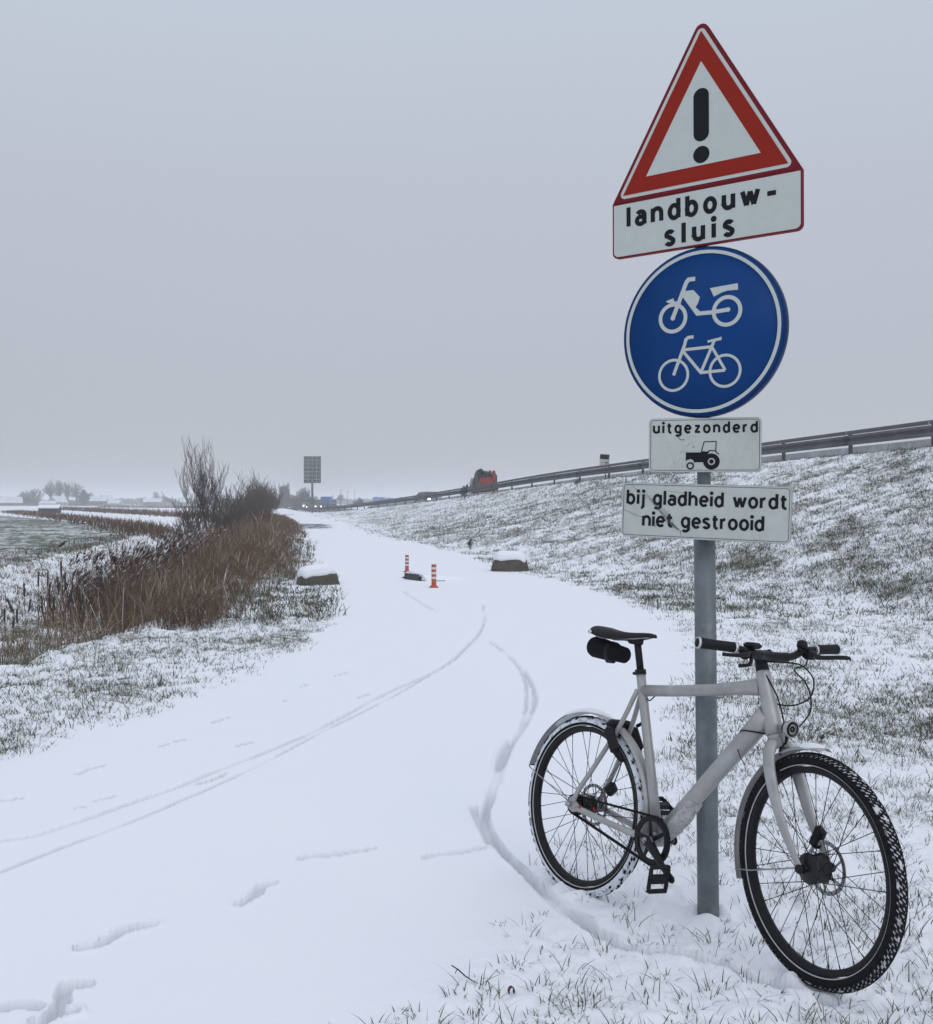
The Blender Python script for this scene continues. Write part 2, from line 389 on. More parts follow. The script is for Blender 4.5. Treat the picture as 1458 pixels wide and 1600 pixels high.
M['galv'] = plain('galvanised_steel', (.135, .155, .170), .5, .3, .22, 13, 0.0006, dirt=(.20, .235, .25), dirt_amt=.9)
M['rail'] = plain('weathered_rail_steel', (.105, .112, .124), .7, .2, .12, 2.5, dirt=(.22, .23, .25), dirt_amt=.4)
M['rail_post'] = plain('dull_steel_post', (.06, .064, .07), .7, .2, .15, 4)
M['concrete'] = plain('pale_concrete', (.36, .37, .38), .9, 0, .12, 3, .01, dirt=(.6, .62, .66), dirt_amt=.8)
M['old_concrete'] = plain('old_brown_concrete', (.082, .072, .058), .9, 0, .35, 9, .02, dirt=(.05, .06, .04), dirt_amt=.7)
M['sign_white'] = plain('retroreflective_white', (.50, .535, .515), .45, 0, .03, 30, spec=.12)
M['sign_old'] = plain('aged_sign_white', (.47, .505, .48), .5, 0, .05, 22, dirt=(.33, .36, .33), dirt_amt=.35, spec=.12)
M['sign_red'] = plain('sign_red', (.26, .018, .009), .45, 0, .04, 14, spec=.12)
M['sign_rim'] = plain('dark_red_rim', (.16, .012, .018), .5, 0, .1, 14, spec=.12)
M['sign_blue'] = plain('sign_blue', (.0015, .043, .18), .42, 0, .06, 6, spec=.12)
M['sign_rimblue'] = plain('blue_rim', (.002, .025, .10), .4, 0, .1, 14, spec=.12)
M['sign_black'] = plain('sign_black', (.010, .011, .014), .5, 0, .1, 20, spec=.12)
M['alu'] = plain('sign_back_aluminium', (.30, .32, .33), .5, .6, .1, 12)
M['scratch'] = plain('bare_scratch', (.07, .075, .07), .8, 0, .3, 60)
M['frame'] = plain('frosted_silver_paint', (.345, .34, .335), .42, .30, .10, 14, .0008, dirt=(.46, .47, .49), dirt_amt=.7)
M['frost'] = plain('frozen_spray', (.42, .42, .43), .9, 0, .25, 90, .004, dirt=(.16, .14, .12), dirt_amt=.6)
M['rubber'] = plain('tyre_rubber', (.007, .007, .008), .9, 0, .3, 40, spec=.22)
M['black'] = plain('black_anodised', (.006, .006, .007), .45, .0, .2, 20, spec=.22)
M['satin'] = plain('black_plastic', (.008, .008, .009), .6, 0, .2, 30, spec=.22)
M['leather'] = plain('saddle_leather', (.014, .012, .012), .55, 0, .2, 18, spec=.22)
M['fabric'] = plain('black_canvas', (.005, .0055, .006), .95, 0, .3, 60, .002, spec=.22)
M['steel'] = plain('dirty_steel', (.30, .30, .31), .4, .8, .25, 40)
M['spoke'] = plain('black_spoke', (.009, .009, .010), .5, .2, .2, 40, spec=.22)
M['hub'] = plain('hub_black', (.009, .009, .010), .3, .2, .3, 60, spec=.4)
M['silver'] = plain('silver_metal', (.62, .63, .65), .3, .8, .05, 20)
M['reflex'] = plain('reflective_stripe', (.42, .43, .42), .5, 0, .2, 40)
M['lens'] = plain('lamp_lens', (.35, .35, .36), .2, .3, .2, 60)
M['red_part'] = plain('red_plastic', (.4, .03, .03), .5)
M['cable'] = plain('cable_housing', (.006, .006, .007), .5, spec=.22)
M['orange'] = plain('bollard_orange', (.42, .075, .03), .55, 0, .1, 20)
M['bollard_white'] = plain('bollard_white_band', (.62, .62, .62), .5, 0, .05, 20)
M['dark_steel'] = plain('rusty_dark_steel', (.05, .045, .042), .8, .2, .3, 20)
M['bark'] = plain('wet_bark', (.105, .086, .074), .9, 0, .25, 6)
M['bark_far'] = plain('distant_bark', (.060, .058, .060), .95, 0, .15, 1)
M['evergreen'] = plain('dark_evergreen', (.022, .032, .022), .9, 0, .3, 3)
M['cattail'] = plain('cattail_head', (.042, .026, .022), .95, 0, .3, 40, .002)
M['stalk'] = plain('dry_stalk', (.18, .135, .085), .9, 0, .3, 20)
M['dark_leaf'] = plain('frosted_dark_leaf', (.020, .022, .018), .9, 0, .4, 14)
def tint_mat(name, stops, rough=.85):
    m, n, b = newmat(name); r = n.nodes.new('ShaderNodeValToRGB'); n.links.new(attr(n, 'tint'), r.inputs[0])
    el = r.color_ramp.elements; el[0].position = stops[0][0]; el[0].color = (*stops[0][1], 1); el[1].position = stops[-1][0]; el[1].color = (*stops[-1][1], 1)
    for p, c in stops[1:-1]: q = el.new(p); q.color = (*c, 1)
    n.links.new(r.outputs[0], b.inputs['Base Color']); b.inputs['Roughness'].default_value = rough; b.inputs['Specular IOR Level'].default_value = .2; return m
M['grass'] = tint_mat('winter_grass', [(0, (.050, .056, .038)), (.35, (.100, .112, .072)), (.6, (.155, .155, .112)), (.8, (.23, .205, .150)), (.93, (.33, .30, .23)), (1, (.64, .66, .68))])
M['reed'] = tint_mat('dry_reed', [(0, (.055, .032, .026)), (.4, (.105, .062, .042)), (.7, (.20, .135, .08)), (.93, (.36, .27, .17)), (1, (.65, .66, .68))])
M['thicket'] = tint_mat('brown_twigs', [(0, (.055, .036, .027)), (.4, (.125, .084, .057)), (.7, (.200, .140, .092)), (.9, (.30, .225, .15)), (1, (.55, .50, .46))])
m, n, b = newmat('field_crop_and_snow')
v = coords(n, (1.0, .55, 1)); a1 = noise(n, 1.3, 8, .78, v, .5); a2 = noise(n, .12, 3, .5, coords(n))
f = mth(n, 'ADD', a1, mth(n, 'MULTIPLY', mth(n, 'SUBTRACT', a2, .5), .35))
n.links.new(mixc(n, ramp(n, f, .47, .60), (.072, .092, .062), (.60, .63, .63)), b.inputs['Base Color']); b.inputs['Roughness'].default_value = .9
M['field'] = m
def paint(name, col, rough=.35): return plain(name, col, rough, .1, .08, 3, dirt=(.12, .12, .12), dirt_amt=.4)
M['glass'] = plain('dark_glass', (.02, .025, .03), .12, 0, .1, 3)
def glow(name, col, s):
    m, n, b = newmat(name); b.inputs['Base Color'].default_value = (*col, 1); b.inputs['Emission Color'].default_value = (*col, 1); b.inputs['Emission Strength'].default_value = s; return m
M['headlamp'] = glow('lit_headlamp', (1, .93, .78), 9)

# ================================================================== THE GROUND
def build_ground():
    ys = [-80, -40, -20, -12, -8, -5, -3, -2, -1.2, -.5, .1, .6, 1.0, 1.3, 1.6, 1.85, 2.05, 2.2, 2.32]
    y = 2.4
    while y < 3000:
        ys.append(y); px = 1.55 if y < 9 else 2.4
        y *= 1 + min(max(px * y / (998 * EYE), .0035), .0125 if y < 75 else (.03 if y < 400 else .12))
    ys = np.array(ys + [3300, 6000])
    ts = list(np.arange(-.50, .50001, .0019)); k = .0019; a = ts[-1]; o = []
    while a < 1.6: k *= 1.25; a += k; o.append(a)
    ts = np.array([-q for q in o[::-1]] + ts + o)
    Y = np.repeat(ys[:, None], len(ts) + 2, 1); X = np.zeros_like(Y)
    eff = np.maximum(ys, 2.0)
    X[:, 1:-1] = eff[:, None] * ts[None, :]
    X[:, 0] = -np.maximum(90, eff * 3); X[:, -1] = np.maximum(90, eff * 3)
    ny, nx = X.shape
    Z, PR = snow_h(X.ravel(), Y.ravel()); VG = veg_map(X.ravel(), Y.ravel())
    V = np.stack([X.ravel(), Y.ravel(), Z], 1)
    # faces
    i = np.arange(ny - 1)[:, None] * nx + np.arange(nx - 1)[None, :]
    Fq = np.stack([i, i + 1, i + nx + 1, i + nx], -1).reshape(-1, 4)
    cx = V[Fq, 0].mean(1); cy = V[Fq, 1].mean(1)
    isp = (cx > path_l(cx, cy)) & (cx < path_r(cx, cy)) & (cy < 270)
    isf = in_field(cx, cy) & ~isp
    wet = np.exp(-(((X.ravel() + 9.6 + .165 * (Y.ravel() - 62)) / 1.35) ** 2) ** 1.5 - (((Y.ravel() - 62.5) / 7.5) ** 2) ** 2)
    wet = np.maximum(wet, .8 * np.exp(-((X.ravel() + 22) / 1.8) ** 2 - ((Y.ravel() - 118) / 9) ** 2))
    for nm, msk, mt in (('path', isp, M['snow_path']), ('field', isf, M['field']), ('ground', ~(isp | isf), M['snow_ground'])):
        f = Fq[msk]; u, inv = np.unique(f, return_inverse=True); inv = inv.reshape(f.shape)
        o = fast_mesh(nm, V[u], inv, mt, {'press_shade': PR[u], 'wet': wet[u], 'veg': VG[u]})
        tag(o, kind='structure')
build_ground()

# highway carriageway on top of the embankment
def strip(name, f0, f1, dz, mat, y0, y1, n=160, kind='structure'):
    yy = np.linspace(y0, y1, n); a = f0(yy); b = f1(yy); h = IP(_H, yy) + dz
    V = np.concatenate([np.stack([a, yy, h], 1), np.stack([b, yy, h], 1)]); i = np.arange(n - 1)
    return tag(fast_mesh(name, V, np.stack([i, i + n, i + n + 1, i + 1], 1), mat), kind=kind)
strip('road', lambda y: IP(_G, y) + 1.6, lambda y: IP(_G, y) + 14.5, .09, M['asphalt'], 0, 420)

# ================================================================== GRASS AND REEDS
def blades(name, P, L, Wd, lean, az, tint, mat, segs=2, curve=.5, z0=-.01):
    """tapered bent blades rooted at P (n,3)"""
    n = len(P); d = np.stack([np.cos(az), np.sin(az), 0 * az], 1)
    # face the blade sideways to its lean, with a random twist
    tw = az + np.pi / 2 + RNG.normal(0, .7, n); s = np.stack([np.cos(tw), np.sin(tw), 0 * tw], 1)
    V = []; T = []
    for k in range(segs):
        t = k / segs; hh = L * t * (1 - curve * lean * t * .5); off = L * lean * t ** 1.6
        c = P + d * off[:, None]; c[:, 2] += hh + z0
        wv = Wd * (1 - .35 * t); V += [c - s * wv[:, None] / 2, c + s * wv[:, None] / 2]; T += [tint, tint]
    c = P + d * (L * lean)[:, None]; c[:, 2] += L * (1 - curve * lean * .5) + z0; V.append(c); T.append(tint)
    m = 2 * segs + 1
    VV = np.stack(V, 1).reshape(-1, 3); TT = np.stack(T, 1).ravel(); b = np.arange(n) * m; F = []
    for k in range(segs - 1):
        a = 2 * k; F += [np.stack([b + a, b + a + 1, b + a + 3], 1), np.stack([b + a, b + a + 3, b + a + 2], 1)]
    a = 2 * (segs - 1); F.append(np.stack([b + a, b + a + 1, b + a + 2], 1))
    o = fast_mesh(name, VV, np.concatenate(F), mat, {'tint': TT}, smooth=False)
    return o
def tufts(n, y0, y1, t0, t1, pw, keep, per, spread):
    """tuft centres in y0..y1, x/y in t0..t1; more of them near the viewer"""
    u = RNG.random(n); y = (y0 ** (1 - pw) + u * (y1 ** (1 - pw) - y0 ** (1 - pw))) ** (1 / (1 - pw)) if pw != 1 else y0 * (y1 / y0) ** u
    x = (t0 + (t1 - t0) * RNG.random(n)) * y
    k = RNG.random(n) < keep(x, y); x, y = x[k], y[k]
    c = RNG.integers(per[0], per[1] + 1, len(x)); big = np.repeat(.55 + .9 * RNG.random(len(x)) ** 2, c); tone = np.repeat(RNG.normal(0, .13, len(x)), c)
    x = np.repeat(x, c); y = np.repeat(y, c); a = RNG.random(len(x)) * 2 * np.pi; r = spread * np.sqrt(RNG.random(len(x))) * big
    return x + r * np.cos(a), y + r * np.sin(a), a, big, tone
def grass_side(name, n, y0, y1, t0, t1, pw, dens, per, spread, ln, wd, lean, segs, side, bias=0.0):
    def keep(x, y):
        dd = (x - path_r(x, y)) if side > 0 else (path_l(x, y) - x)
        v = (veg_map(x, y) + bias * sstep(0, 1.2, dd)) * (dd > .02)
        if side > 0: m2 = x < IP(_G, y) - .3; v = np.where(m2, v, 0)
        else: v = np.where(x > IP(_D, y) - 5.2, v, 0)
        fade = sstep(y0 * .93, y0 * 1.25, y) if y0 > 5 else 1.0
        return np.clip(v ** 1.8 * dens * fade, 0, 1)
    x, y, a, big, tone = tufts(n, y0, y1, t0, t1, pw, keep, per, spread)
    # the bicycle wheels have pressed the grass flat where they stand
    k = (np.hypot(x - .42, y - 3.84) > .07) & (np.hypot(x - 1.03, y - 2.96) > .07) & (np.hypot(x - .87, y - 3.58) > .045)
    x, y, a, big, tone = x[k], y[k], a[k], big[k], tone[k]
    z = snow_h(x, y)[0]
    m = len(x); L = ln * big * (.5 + .8 * RNG.random(m)); W = wd * (.7 + .6 * RNG.random(m)); le = np.clip(lean * (.3 + 1.2 * RNG.random(m)), 0, 1.6)
    az = a + RNG.normal(0, .6, m)
    dry = fbm(x * .55, y * .55, 131, 3)
    ti = np.clip(.28 + tone + .28 * dry + RNG.normal(0, .16, m), 0, .92); ti = np.where(RNG.random(m) < .05, 1.0, ti)
    o = blades(name, np.stack([x, y, z], 1), L, W, le, az, ti, M['grass'], segs)
    tag(o, kind='stuff'); return o
grass_side('verge_grass', 15000, 2.35, 8.0, -.25, .56, .3, 1.2, (3, 10), .045, .056, .0031, .85, 3, 1)
grass_side('verge_grass', 22000, 5.6, 19, -.02, .56, .6, 1.5, (3, 9), .07, .062, .0055, .9, 2, 1)
grass_side('bank_grass', 40000, 12.5, 44, -.10, .54, 1.0, .92, (5, 12), .12, .10, .0092, 1.0, 2, 1, .06)
grass_side('bank_grass', 42000, 33, 125, -.22, .50, 1.6, 1.1, (2, 5), .25, .15, .022, 1.0, 1, 1, .12)
grass_side('verge_grass', 14000, 4.6, 13, -.56, -.08, .6, 1.5, (3, 9), .06, .060, .0050, .9, 2, -1, .05)
grass_side('verge_grass', 16000, 12, 40, -.56, -.08, 1.0, 1.5, (3, 8), .12, .12, .012, .9, 2, -1, .1)

def scatter_poly(n, poly):
    P = np.array(poly); lo, hi = P.min(0), P.max(0); out_ = []
    while sum(len(q) for q in out_) < n:
        q = lo + (hi - lo) * RNG.random((n, 2)); inside = np.zeros(n, bool); j = len(P) - 1
        for i in range(len(P)):
            c = ((P[i, 1] > q[:, 1]) != (P[j, 1] > q[:, 1])) & (q[:, 0] < (P[j, 0] - P[i, 0]) * (q[:, 1] - P[i, 1]) / (P[j, 1] - P[i, 1] + 1e-12) + P[i, 0])
            inside ^= c; j = i
        out_.append(q[inside])
    q = np.concatenate(out_)[:n]; return q[:, 0], q[:, 1]
def ditch_band(n, y0, y1, u0, u1, pw=1.0):
    r = RNG.random(n); y = y0 * (y1 / y0) ** r; u = u0(y) + (u1(y) - u0(y)) * RNG.random(n); return IP(_D, y) + u, y
def stems(name, x, y, ln, wd, lean, tint0, mat, segs=3, spread=.16, az=None):
    z = snow_h(x, y)[0]; m = len(x); L = ln * (.55 + .55 * RNG.random(m)); le = np.clip(lean * (.2 + 1.3 * RNG.random(m)), 0, 1.5)
    a = RNG.random(m) * 2 * np.pi if az is None else az + RNG.normal(0, .6, m)
    ti = np.clip(tint0 + .3 * fbm(x * .8, y * .8, 151, 3) + RNG.normal(0, spread, m), 0, .95); ti = np.where(RNG.random(m) < .03, 1, ti)
    return blades(name, np.stack([x, y, z], 1), L, wd * (.6 + .8 * RNG.random(m)), le, a, ti, mat, segs)
# dense brown thicket on the near bank of the ditch
c1 = lambda y: np.interp(y, [11.5, 14, 17, 20, 26, 40, 60], [2.5, 2.0, .7, .5, .3, .3, .8])
c2 = lambda y: np.interp(y, [11.5, 13, 18, 26, 40, 60], [3.3, 3.4, 3.2, 3.0, 2.9, 2.8])
x, y = ditch_band(16000, 11.8, 60, c1, c2)
k = fbm(x * .7, y * .7, 161, 2) > -.40 + .4 * sstep(1.6, 3.2, x - IP(_D, y)); x, y = x[k], y[k]
top = np.interp(y, [11.8, 13.5, 16, 22, 35, 60], [.30, .45, .54, .64, .78, .90]) + .30 * fbm(x * .7, y * .7, 163, 2) - .62 * sstep(1.5, 3.3, x - IP(_D, y))
hgt = np.maximum(top - snow_h(x, y)[0], .3)
tag(stems('brown_thicket', x, y, hgt, np.interp(y, [11, 20, 60], [.0065, .009, .02]), .46, .42, M['thicket'], 3, .26), kind='stuff')
x, y = ditch_band(6500, 50, 175, lambda y: -.4 + 0 * y, lambda y: 2.7 + 0 * y)
xr, yr = ditch_band(5200, 12.5, 60, lambda y: .6 + 0 * y, lambda y: 3.2 + 0 * y)
k = fbm(xr * 1.1, yr * 1.1, 231, 3) > .08; xr, yr = xr[k], yr[k]
tag(stems('straw_in_thicket', xr, yr, np.maximum(np.interp(yr, [12, 16, 25, 60], [.22, .45, .62, .85]) - snow_h(xr, yr)[0], .3), np.interp(yr, [12, 60], [.008, .028]), .6, .68, M['reed'], 3, .2), kind='stuff')
tag(stems('far_thicket', x, y, 1.35 - snow_h(x, y)[0] * .6, .0009 * y * .6, .4, .30, M['thicket'], 2), kind='stuff')
xs_ = RNG.random(15000); y = 19 * (95 / 19) ** xs_; e0 = IP(_D, y) + 2.3; e1 = path_l(y * 0, y) - .12; x = e0 + np.maximum(e1 - e0, .2) * RNG.random(len(y)) ** 1.15
k = fbm(x * .8, y * .8, 221, 3) > -.12 + .55 * sstep(.55, 1.0, (x - e0) / np.maximum(e1 - e0, .2)) * sstep(60, 25, y); x, y = x[k], y[k]
tag(stems('verge_weeds', x, y, np.interp(y, [19, 30, 60, 95], [.32, .42, .55, .7]) * (1 - .45 * sstep(.4, 1, (x - IP(_D, y) - 2.3) / 2.4)), np.interp(y, [19, 95], [.011, .04]), .7, .42, M['thicket']), kind='stuff')
# straw skirts and fallen reed along the thicket foot
x, y = ditch_band(8000, 10.9, 30, lambda y: 1.0 + 0 * y, lambda y: 3.4 + 0 * y)
k = fbm(x * 1.2, y * 1.2, 171, 3) > .04; x, y = x[k], y[k]
tag(stems('fallen_reed', x, y, .42, np.interp(y, [9, 30], [.006, .012]), 1.25, .55, M['reed'], az=-.6), kind='stuff')
# reed in the ditch
x, y = ditch_band(1000, 9.5, 18, lambda y: -1.0 + 0 * y, lambda y: 1.1 + 0 * y)
k = fbm(x * .9, y * .9, 181, 3) > .02; x, y = x[k], y[k]
tag(stems('ditch_reed', x, y, .62, .009, .5, .62, M['reed']), kind='stuff')
x, y = ditch_band(4200, 18.5, 45, lambda y: -.9 + 0 * y, lambda y: 1.2 + 0 * y)
tag(stems('ditch_reed', x, y, 1.1, .014, .3, .30, M['reed']), kind='stuff')
x, y = ditch_band(5200, 11, 60, lambda y: -5.0 + 0 * y, lambda y: -1.6 + 0 * y)
k = fbm(x * .8, y * .8, 191, 3) > .0; x, y = x[k], y[k]
tag(stems('bank_tussocks', x, y, .34, np.interp(y, [11, 60], [.008, .03]), 1.2, .55, M['reed'], az=-1.2), kind='stuff')
# reed plumes with snow on them above the ditch
x, y = ditch_band(560, 18.5, 36, lambda y: -.4 + 0 * y, lambda y: 1.4 + 0 * y)
z = snow_h(x, y)[0] + .62 + .62 * RNG.random(len(x)); q_ = 12; xx = np.repeat(x, q_); yy = np.repeat(y, q_); zz = np.repeat(z, q_) + RNG.random(len(xx)) * .16; a0 = np.repeat(RNG.uniform(-.5, 1.0, len(x)), q_)
tt = np.where(RNG.random(len(xx)) < .10, 1.0, RNG.uniform(.0, .3, len(xx)))
tt = np.where(zz - np.repeat(z, q_) > .145, 1.0, tt)
tag(blades('reed_plumes', np.stack([xx, yy, zz], 1), (.09 + .13 * RNG.random(len(xx))), .024 + 0 * xx, .4 + .9 * RNG.random(len(xx)), a0 + RNG.normal(0, .5, len(xx)), tt, M['reed'], 2, curve=1.4), kind='stuff')
# reed fringe round the green field and further ditches beyond it
def line_reeds(name, p0, p1, wdt, n, h, wd, tint):
    t = RNG.random(n); x = p0[0] + (p1[0] - p0[0]) * t + RNG.normal(0, wdt, n); y = p0[1] + (p1[1] - p0[1]) * t + RNG.normal(0, wdt, n)
    tag(stems(name, x, y, h * (.75 + .5 * fbm(x * .12, y * .12, 201, 2)), wd, .35, tint, M['reed'], 1), kind='stuff')
line_reeds('field_edge_reeds', (-16.5, 56), (-78, 172), 1.2, 6000, .62, .07, .34)
line_reeds('field_edge_reeds', (-15, 50), (-21, 62), 1.0, 1500, .9, .04, .3)
line_reeds('far_ditch_reeds', (-24, 100), (-95, 235), 1.5, 5000, 1.1, .10, .30)
line_reeds('far_ditch_reeds', (-38, 240), (-110, 300), 1.5, 3500, .9, .14, .25)
line_reeds('far_ditch_reeds', (-60, 420), (-260, 440), 2.5, 4000, 1.1, .25, .25)

# ================================================================== BARE TREES
def seg_mesh(name, segs, mat, parent=None, n=4):
    A = np.array([q[0] for q in segs], float); B = np.array([q[1] for q in segs], float); ra = np.array([q[2] for q in segs]); rb = np.array([q[3] for q in segs])
    t = B - A; t /= np.linalg.norm(t, axis=1)[:, None] + 1e-9
    up = np.where(np.abs(t[:, 2:3]) < .9, np.array([[0, 0, 1.]]), np.array([[1., 0, 0]]))
    u = np.cross(t, up); u /= np.linalg.norm(u, axis=1)[:, None]; v = np.cross(t, u); V = []
    for P, r in ((A, ra), (B, rb)):
        for k in range(n): a = 2 * np.pi * k / n; V.append(P + (u * np.cos(a) + v * np.sin(a)) * r[:, None])
    V = np.stack(V, 1).reshape(-1, 3); b = np.arange(len(segs)) * 2 * n
    F = [np.stack([b + k, b + (k + 1) % n, b + n + (k + 1) % n, b + n + k], 1) for k in range(n)]
    return fast_mesh(name, V, np.concatenate(F), mat, parent=parent)
def grow(rnd, p, d, L, r, depth, up, ang, fork, out_t, out_c, rmin, split=3):
    """a limb that wanders upwards and sends out side limbs"""
    steps = 4; q = Vector(p); d = Vector(d).normalized(); kids = []
    for i in range(steps):
        d = (d + Vector((rnd.uniform(-1, 1), rnd.uniform(-1, 1), rnd.uniform(-.6, .6))) * .13 + Vector((0, 0, up))).normalized()
        nq = q + d * (L / steps); r0 = r * (1 - .62 * i / steps); r1 = r * (1 - .62 * (i + 1) / steps)
        (out_t if depth == 0 else out_c).append((tuple(q), tuple(nq), max(r0, rmin), max(r1, rmin)))
        if i >= (1 if depth == 0 else 0):
            kids += [(nq.copy(), d.copy(), r1)] * (fork if depth else fork + 1)
        q = nq
    if depth >= split: return
    for kp, kd, kr in kids:
        a = rnd.uniform(0, 2 * math.pi); s = Vector((math.cos(a), math.sin(a), 0)); s = (s - kd * s.dot(kd)).normalized()
        th = ang * rnd.uniform(.6, 1.3); nd = kd * math.cos(th) + s * math.sin(th)
        grow(rnd, kp, nd, L * rnd.uniform(.45, .72), kr * .6, depth + 1, up, ang, fork, out_t, out_c, rmin, split)
def tree(name, x, y, h, width, stems_, seed, label, group=None, up=.10, ang=.5, fork=2, rmin=.006, split=3, mat=None, z=None, trunk_r=None, clear=0.0, cat='tree', spread=.05):
    rnd = random.Random(seed); TT = []; Cc = []; r = trunk_r or h * .013
    if clear > 0: TT.append([((0, 0, 0), (0.01, 0, clear * .5), r * 1.2, r), ((0.01, 0, clear * .5), (0, 0, clear), r, r * .8)])
    for i in range(stems_):
        a = 2 * math.pi * (i + rnd.uniform(-.3, .3)) / stems_; lean = .05 if stems_ == 1 else rnd.uniform(.08, .42)
        b = (0, 0, clear) if clear > 0 else (0, 0, 0)
        hs = rnd.uniform(.7, 1.0) if i else 1.0; T = []
        grow(rnd, b, (math.cos(a) * lean * (i > 0), math.sin(a) * lean * (i > 0), 1), .62 * hs * (1 - clear * .5), r * (.55 if clear > 0 else 1), 0, up, ang, fork, T, Cc, rmin, split)
        if clear > 0: Cc += T
        else: TT.append(T)
    # scale the growth (unit tree) to the wanted height and spread
    T = sum(TT, []); P = np.array([q[1] for q in T + Cc]); zm = P[:, 2].max(); wm = np.percentile(np.abs(P[:, :2]), 97)
    sz = (h) / zm; sw = width / 2 / wm
    if spread > .1:   # many stems rising from a wide stool
        TT2, C2 = [], []; k = 0
        for i in range(stems_):
            a = rnd.uniform(0, 6.28); rr = spread / sw * math.sqrt(rnd.random()); hs = rnd.uniform(.6, 1.0); T = []; CC = []
            grow(rnd, (rr * math.cos(a), rr * math.sin(a), 0), (math.cos(a) * .10, math.sin(a) * .10, 1), .62 * hs, r, 0, up, ang, fork, T, CC, rmin, split); TT2.append(T); C2 += CC
        TT, Cc = TT2, C2
    f = lambda q: (q[0] * sw, q[1] * sw, q[2] * sz)
    Cc = [(f(a), f(b), c, d) for a, b, c, d in Cc]
    zz = ground_z(x, y) - .05 if z is None else z
    e_ = empty(name, (x, y, zz), 0, label, cat, group); mt = mat or M['bark']
    
    for T in TT: seg_mesh('trunk', [(f(a), f(b), c, d) for a, b, c, d in T], mt, e_, 5)
    o = seg_mesh('crown', Cc, mt, e_, 3)
    return e_
def pt(px, Y): return (px - 729) / 1560 * Y
# young willow in the brushwood and its smaller neighbours
tree('bare_tree', pt(330, 40), 40, 5.15, 2.0, 4, 3, 'tall bare young tree with thin upright twigs rising out of the brown thicket', up=.30, ang=.34, fork=1, rmin=.0042, trunk_r=.045, split=4)
tree('bare_shrub', pt(300, 38), 38, 2.9, 1.5, 6, 9, 'low twiggy shrub just left of the tall young tree', up=.22, ang=.45, fork=1, rmin=.007, trunk_r=.02, cat='shrub')
tree('bare_shrub', pt(352, 44), 44, 3.2, 1.7, 6, 12, 'bare shrub close on the right of the tall young tree', up=.22, ang=.45, fork=1, rmin=.008, trunk_r=.03, cat='shrub')
for i, (px, Y, h, wd, lb) in enumerate(((370, 56, 3.0, 2.0, 'bare twiggy bush, nearest of the row behind the tall young tree'), (381, 61, 3.6, 2.4, 'bare bush with open upright twigs, second of the row beside the path'),
        (388, 68, 4.3, 2.6, 'tallest dark bare bush of the row beside the path'), (396, 75, 4.1, 2.8, 'dark bare bush directly behind the tallest one of the row'), (401, 83, 4.4, 2.8, 'broad dark bush in the middle of the row beside the path'),
        (406, 92, 4.0, 2.6, 'dark bush fifth from the far end of the row'), (411, 102, 3.9, 2.6, 'dark rounded bush fourth from the far end of the row'), (416, 114, 3.6, 2.4, 'dark bush third from the far end of the row'),
        (421, 128, 3.2, 2.2, 'dark low bush next to last in the row beside the path'), (427, 150, 2.5, 2.0, 'farthest low bush of the row, where the path disappears'))):
    tree('bare_bush', pt(px, Y), Y, h, wd, 9, 30 + i, lb, 'bare bushes along the left of the path', up=.42, ang=.30, fork=1, rmin=.0046 + .00008 * Y, split=3, trunk_r=.02, cat='bush', spread=wd * .42)
# trees on the skyline
def far_tree(px, Y, h, wd, seed, lb, cl=.25, dense=2, group='bare trees on the skyline', up=.10, ang=.55, name='far_tree'):
    r = np.random.default_rng(seed); e_ = empty(name, (pt(px, Y), Y, -.2), 0, lb, 'tree', group)
    seg_mesh('trunk', [((0, 0, 0), (.02 * h, 0, h * .45), .0011 * Y, .0008 * Y), ((.02 * h, 0, h * .45), (0, 0, h * .85), .0008 * Y, .0003 * Y)], M['bark_far'], e_, 6)
    n = 230 if dense < 3 else 420; z0, z1 = h * (cl + .02), h
    d = r.normal(size=(n, 3)); d /= np.linalg.norm(d, axis=1)[:, None]; rr = r.random(n) ** .42
    lum = 1 + .22 * np.sin(d[:, 0] * 4 + seed) + .15 * np.cos(d[:, 2] * 6 + seed * 2)
    c = d * (rr * lum)[:, None] * np.array([wd / 2, wd / 2, (z1 - z0) / 2 * .92]); c[:, 2] += (z0 + z1) / 2
    g = np.stack([c[:, 0] * 1.1, c[:, 1] * 1.1, (c[:, 2] - h * (.12 + cl)) * (1.0 + up * 6)], 1); g /= np.linalg.norm(g, axis=1)[:, None]; g += r.normal(0, .25, (n, 3))
    L = h * (.07 + .09 * r.random(n)); A_ = c - g * L[:, None] * .6; B_ = c + g * L[:, None] * .4; q = (.00020 if dense > 2 else .00017) * Y
    segs = [(tuple(A_[i]), tuple(B_[i]), q * 1.3, q * .6) for i in range(n)]
    for i in range(26 if cl > .1 else 14):
        j = r.integers(n); zz = h * (cl + .5 * r.random()); segs.append(((0, 0, min(zz, c[j, 2])), tuple(c[j]), .0005 * Y, q))
    o = seg_mesh('crown', segs, M['bark_far'], e_, 3); return e_
far_tree(78, 450, 11.8, 6.0, 51, 'tall bare tree, leftmost of the row of poplars by the farm')
far_tree(92, 455, 12.2, 5.2, 52, 'tall bare tree, second from the left in the row by the farm')
far_tree(105, 450, 11.2, 4.2, 53, 'slender bare tree, third in the row by the farm')
far_tree(119, 445, 11.0, 7.6, 54, 'broad bare tree at the right of the row by the farm')
far_tree(139, 470, 6.8, 4.6, 55, 'small bare tree just right of the dark evergreen by the farm')
far_tree(52, 440, 8.2, 8.6, 56, 'wide bushy tree left of the row of tall trees by the farm', cl=.05, dense=3)
far_tree(37, 450, 6.6, 7.0, 57, 'low broad tree at the left end of the farm trees', cl=.05, dense=3)
far_tree(9, 470, 4.6, 5.6, 58, 'small hazy tree at the left edge of the view', cl=.05)
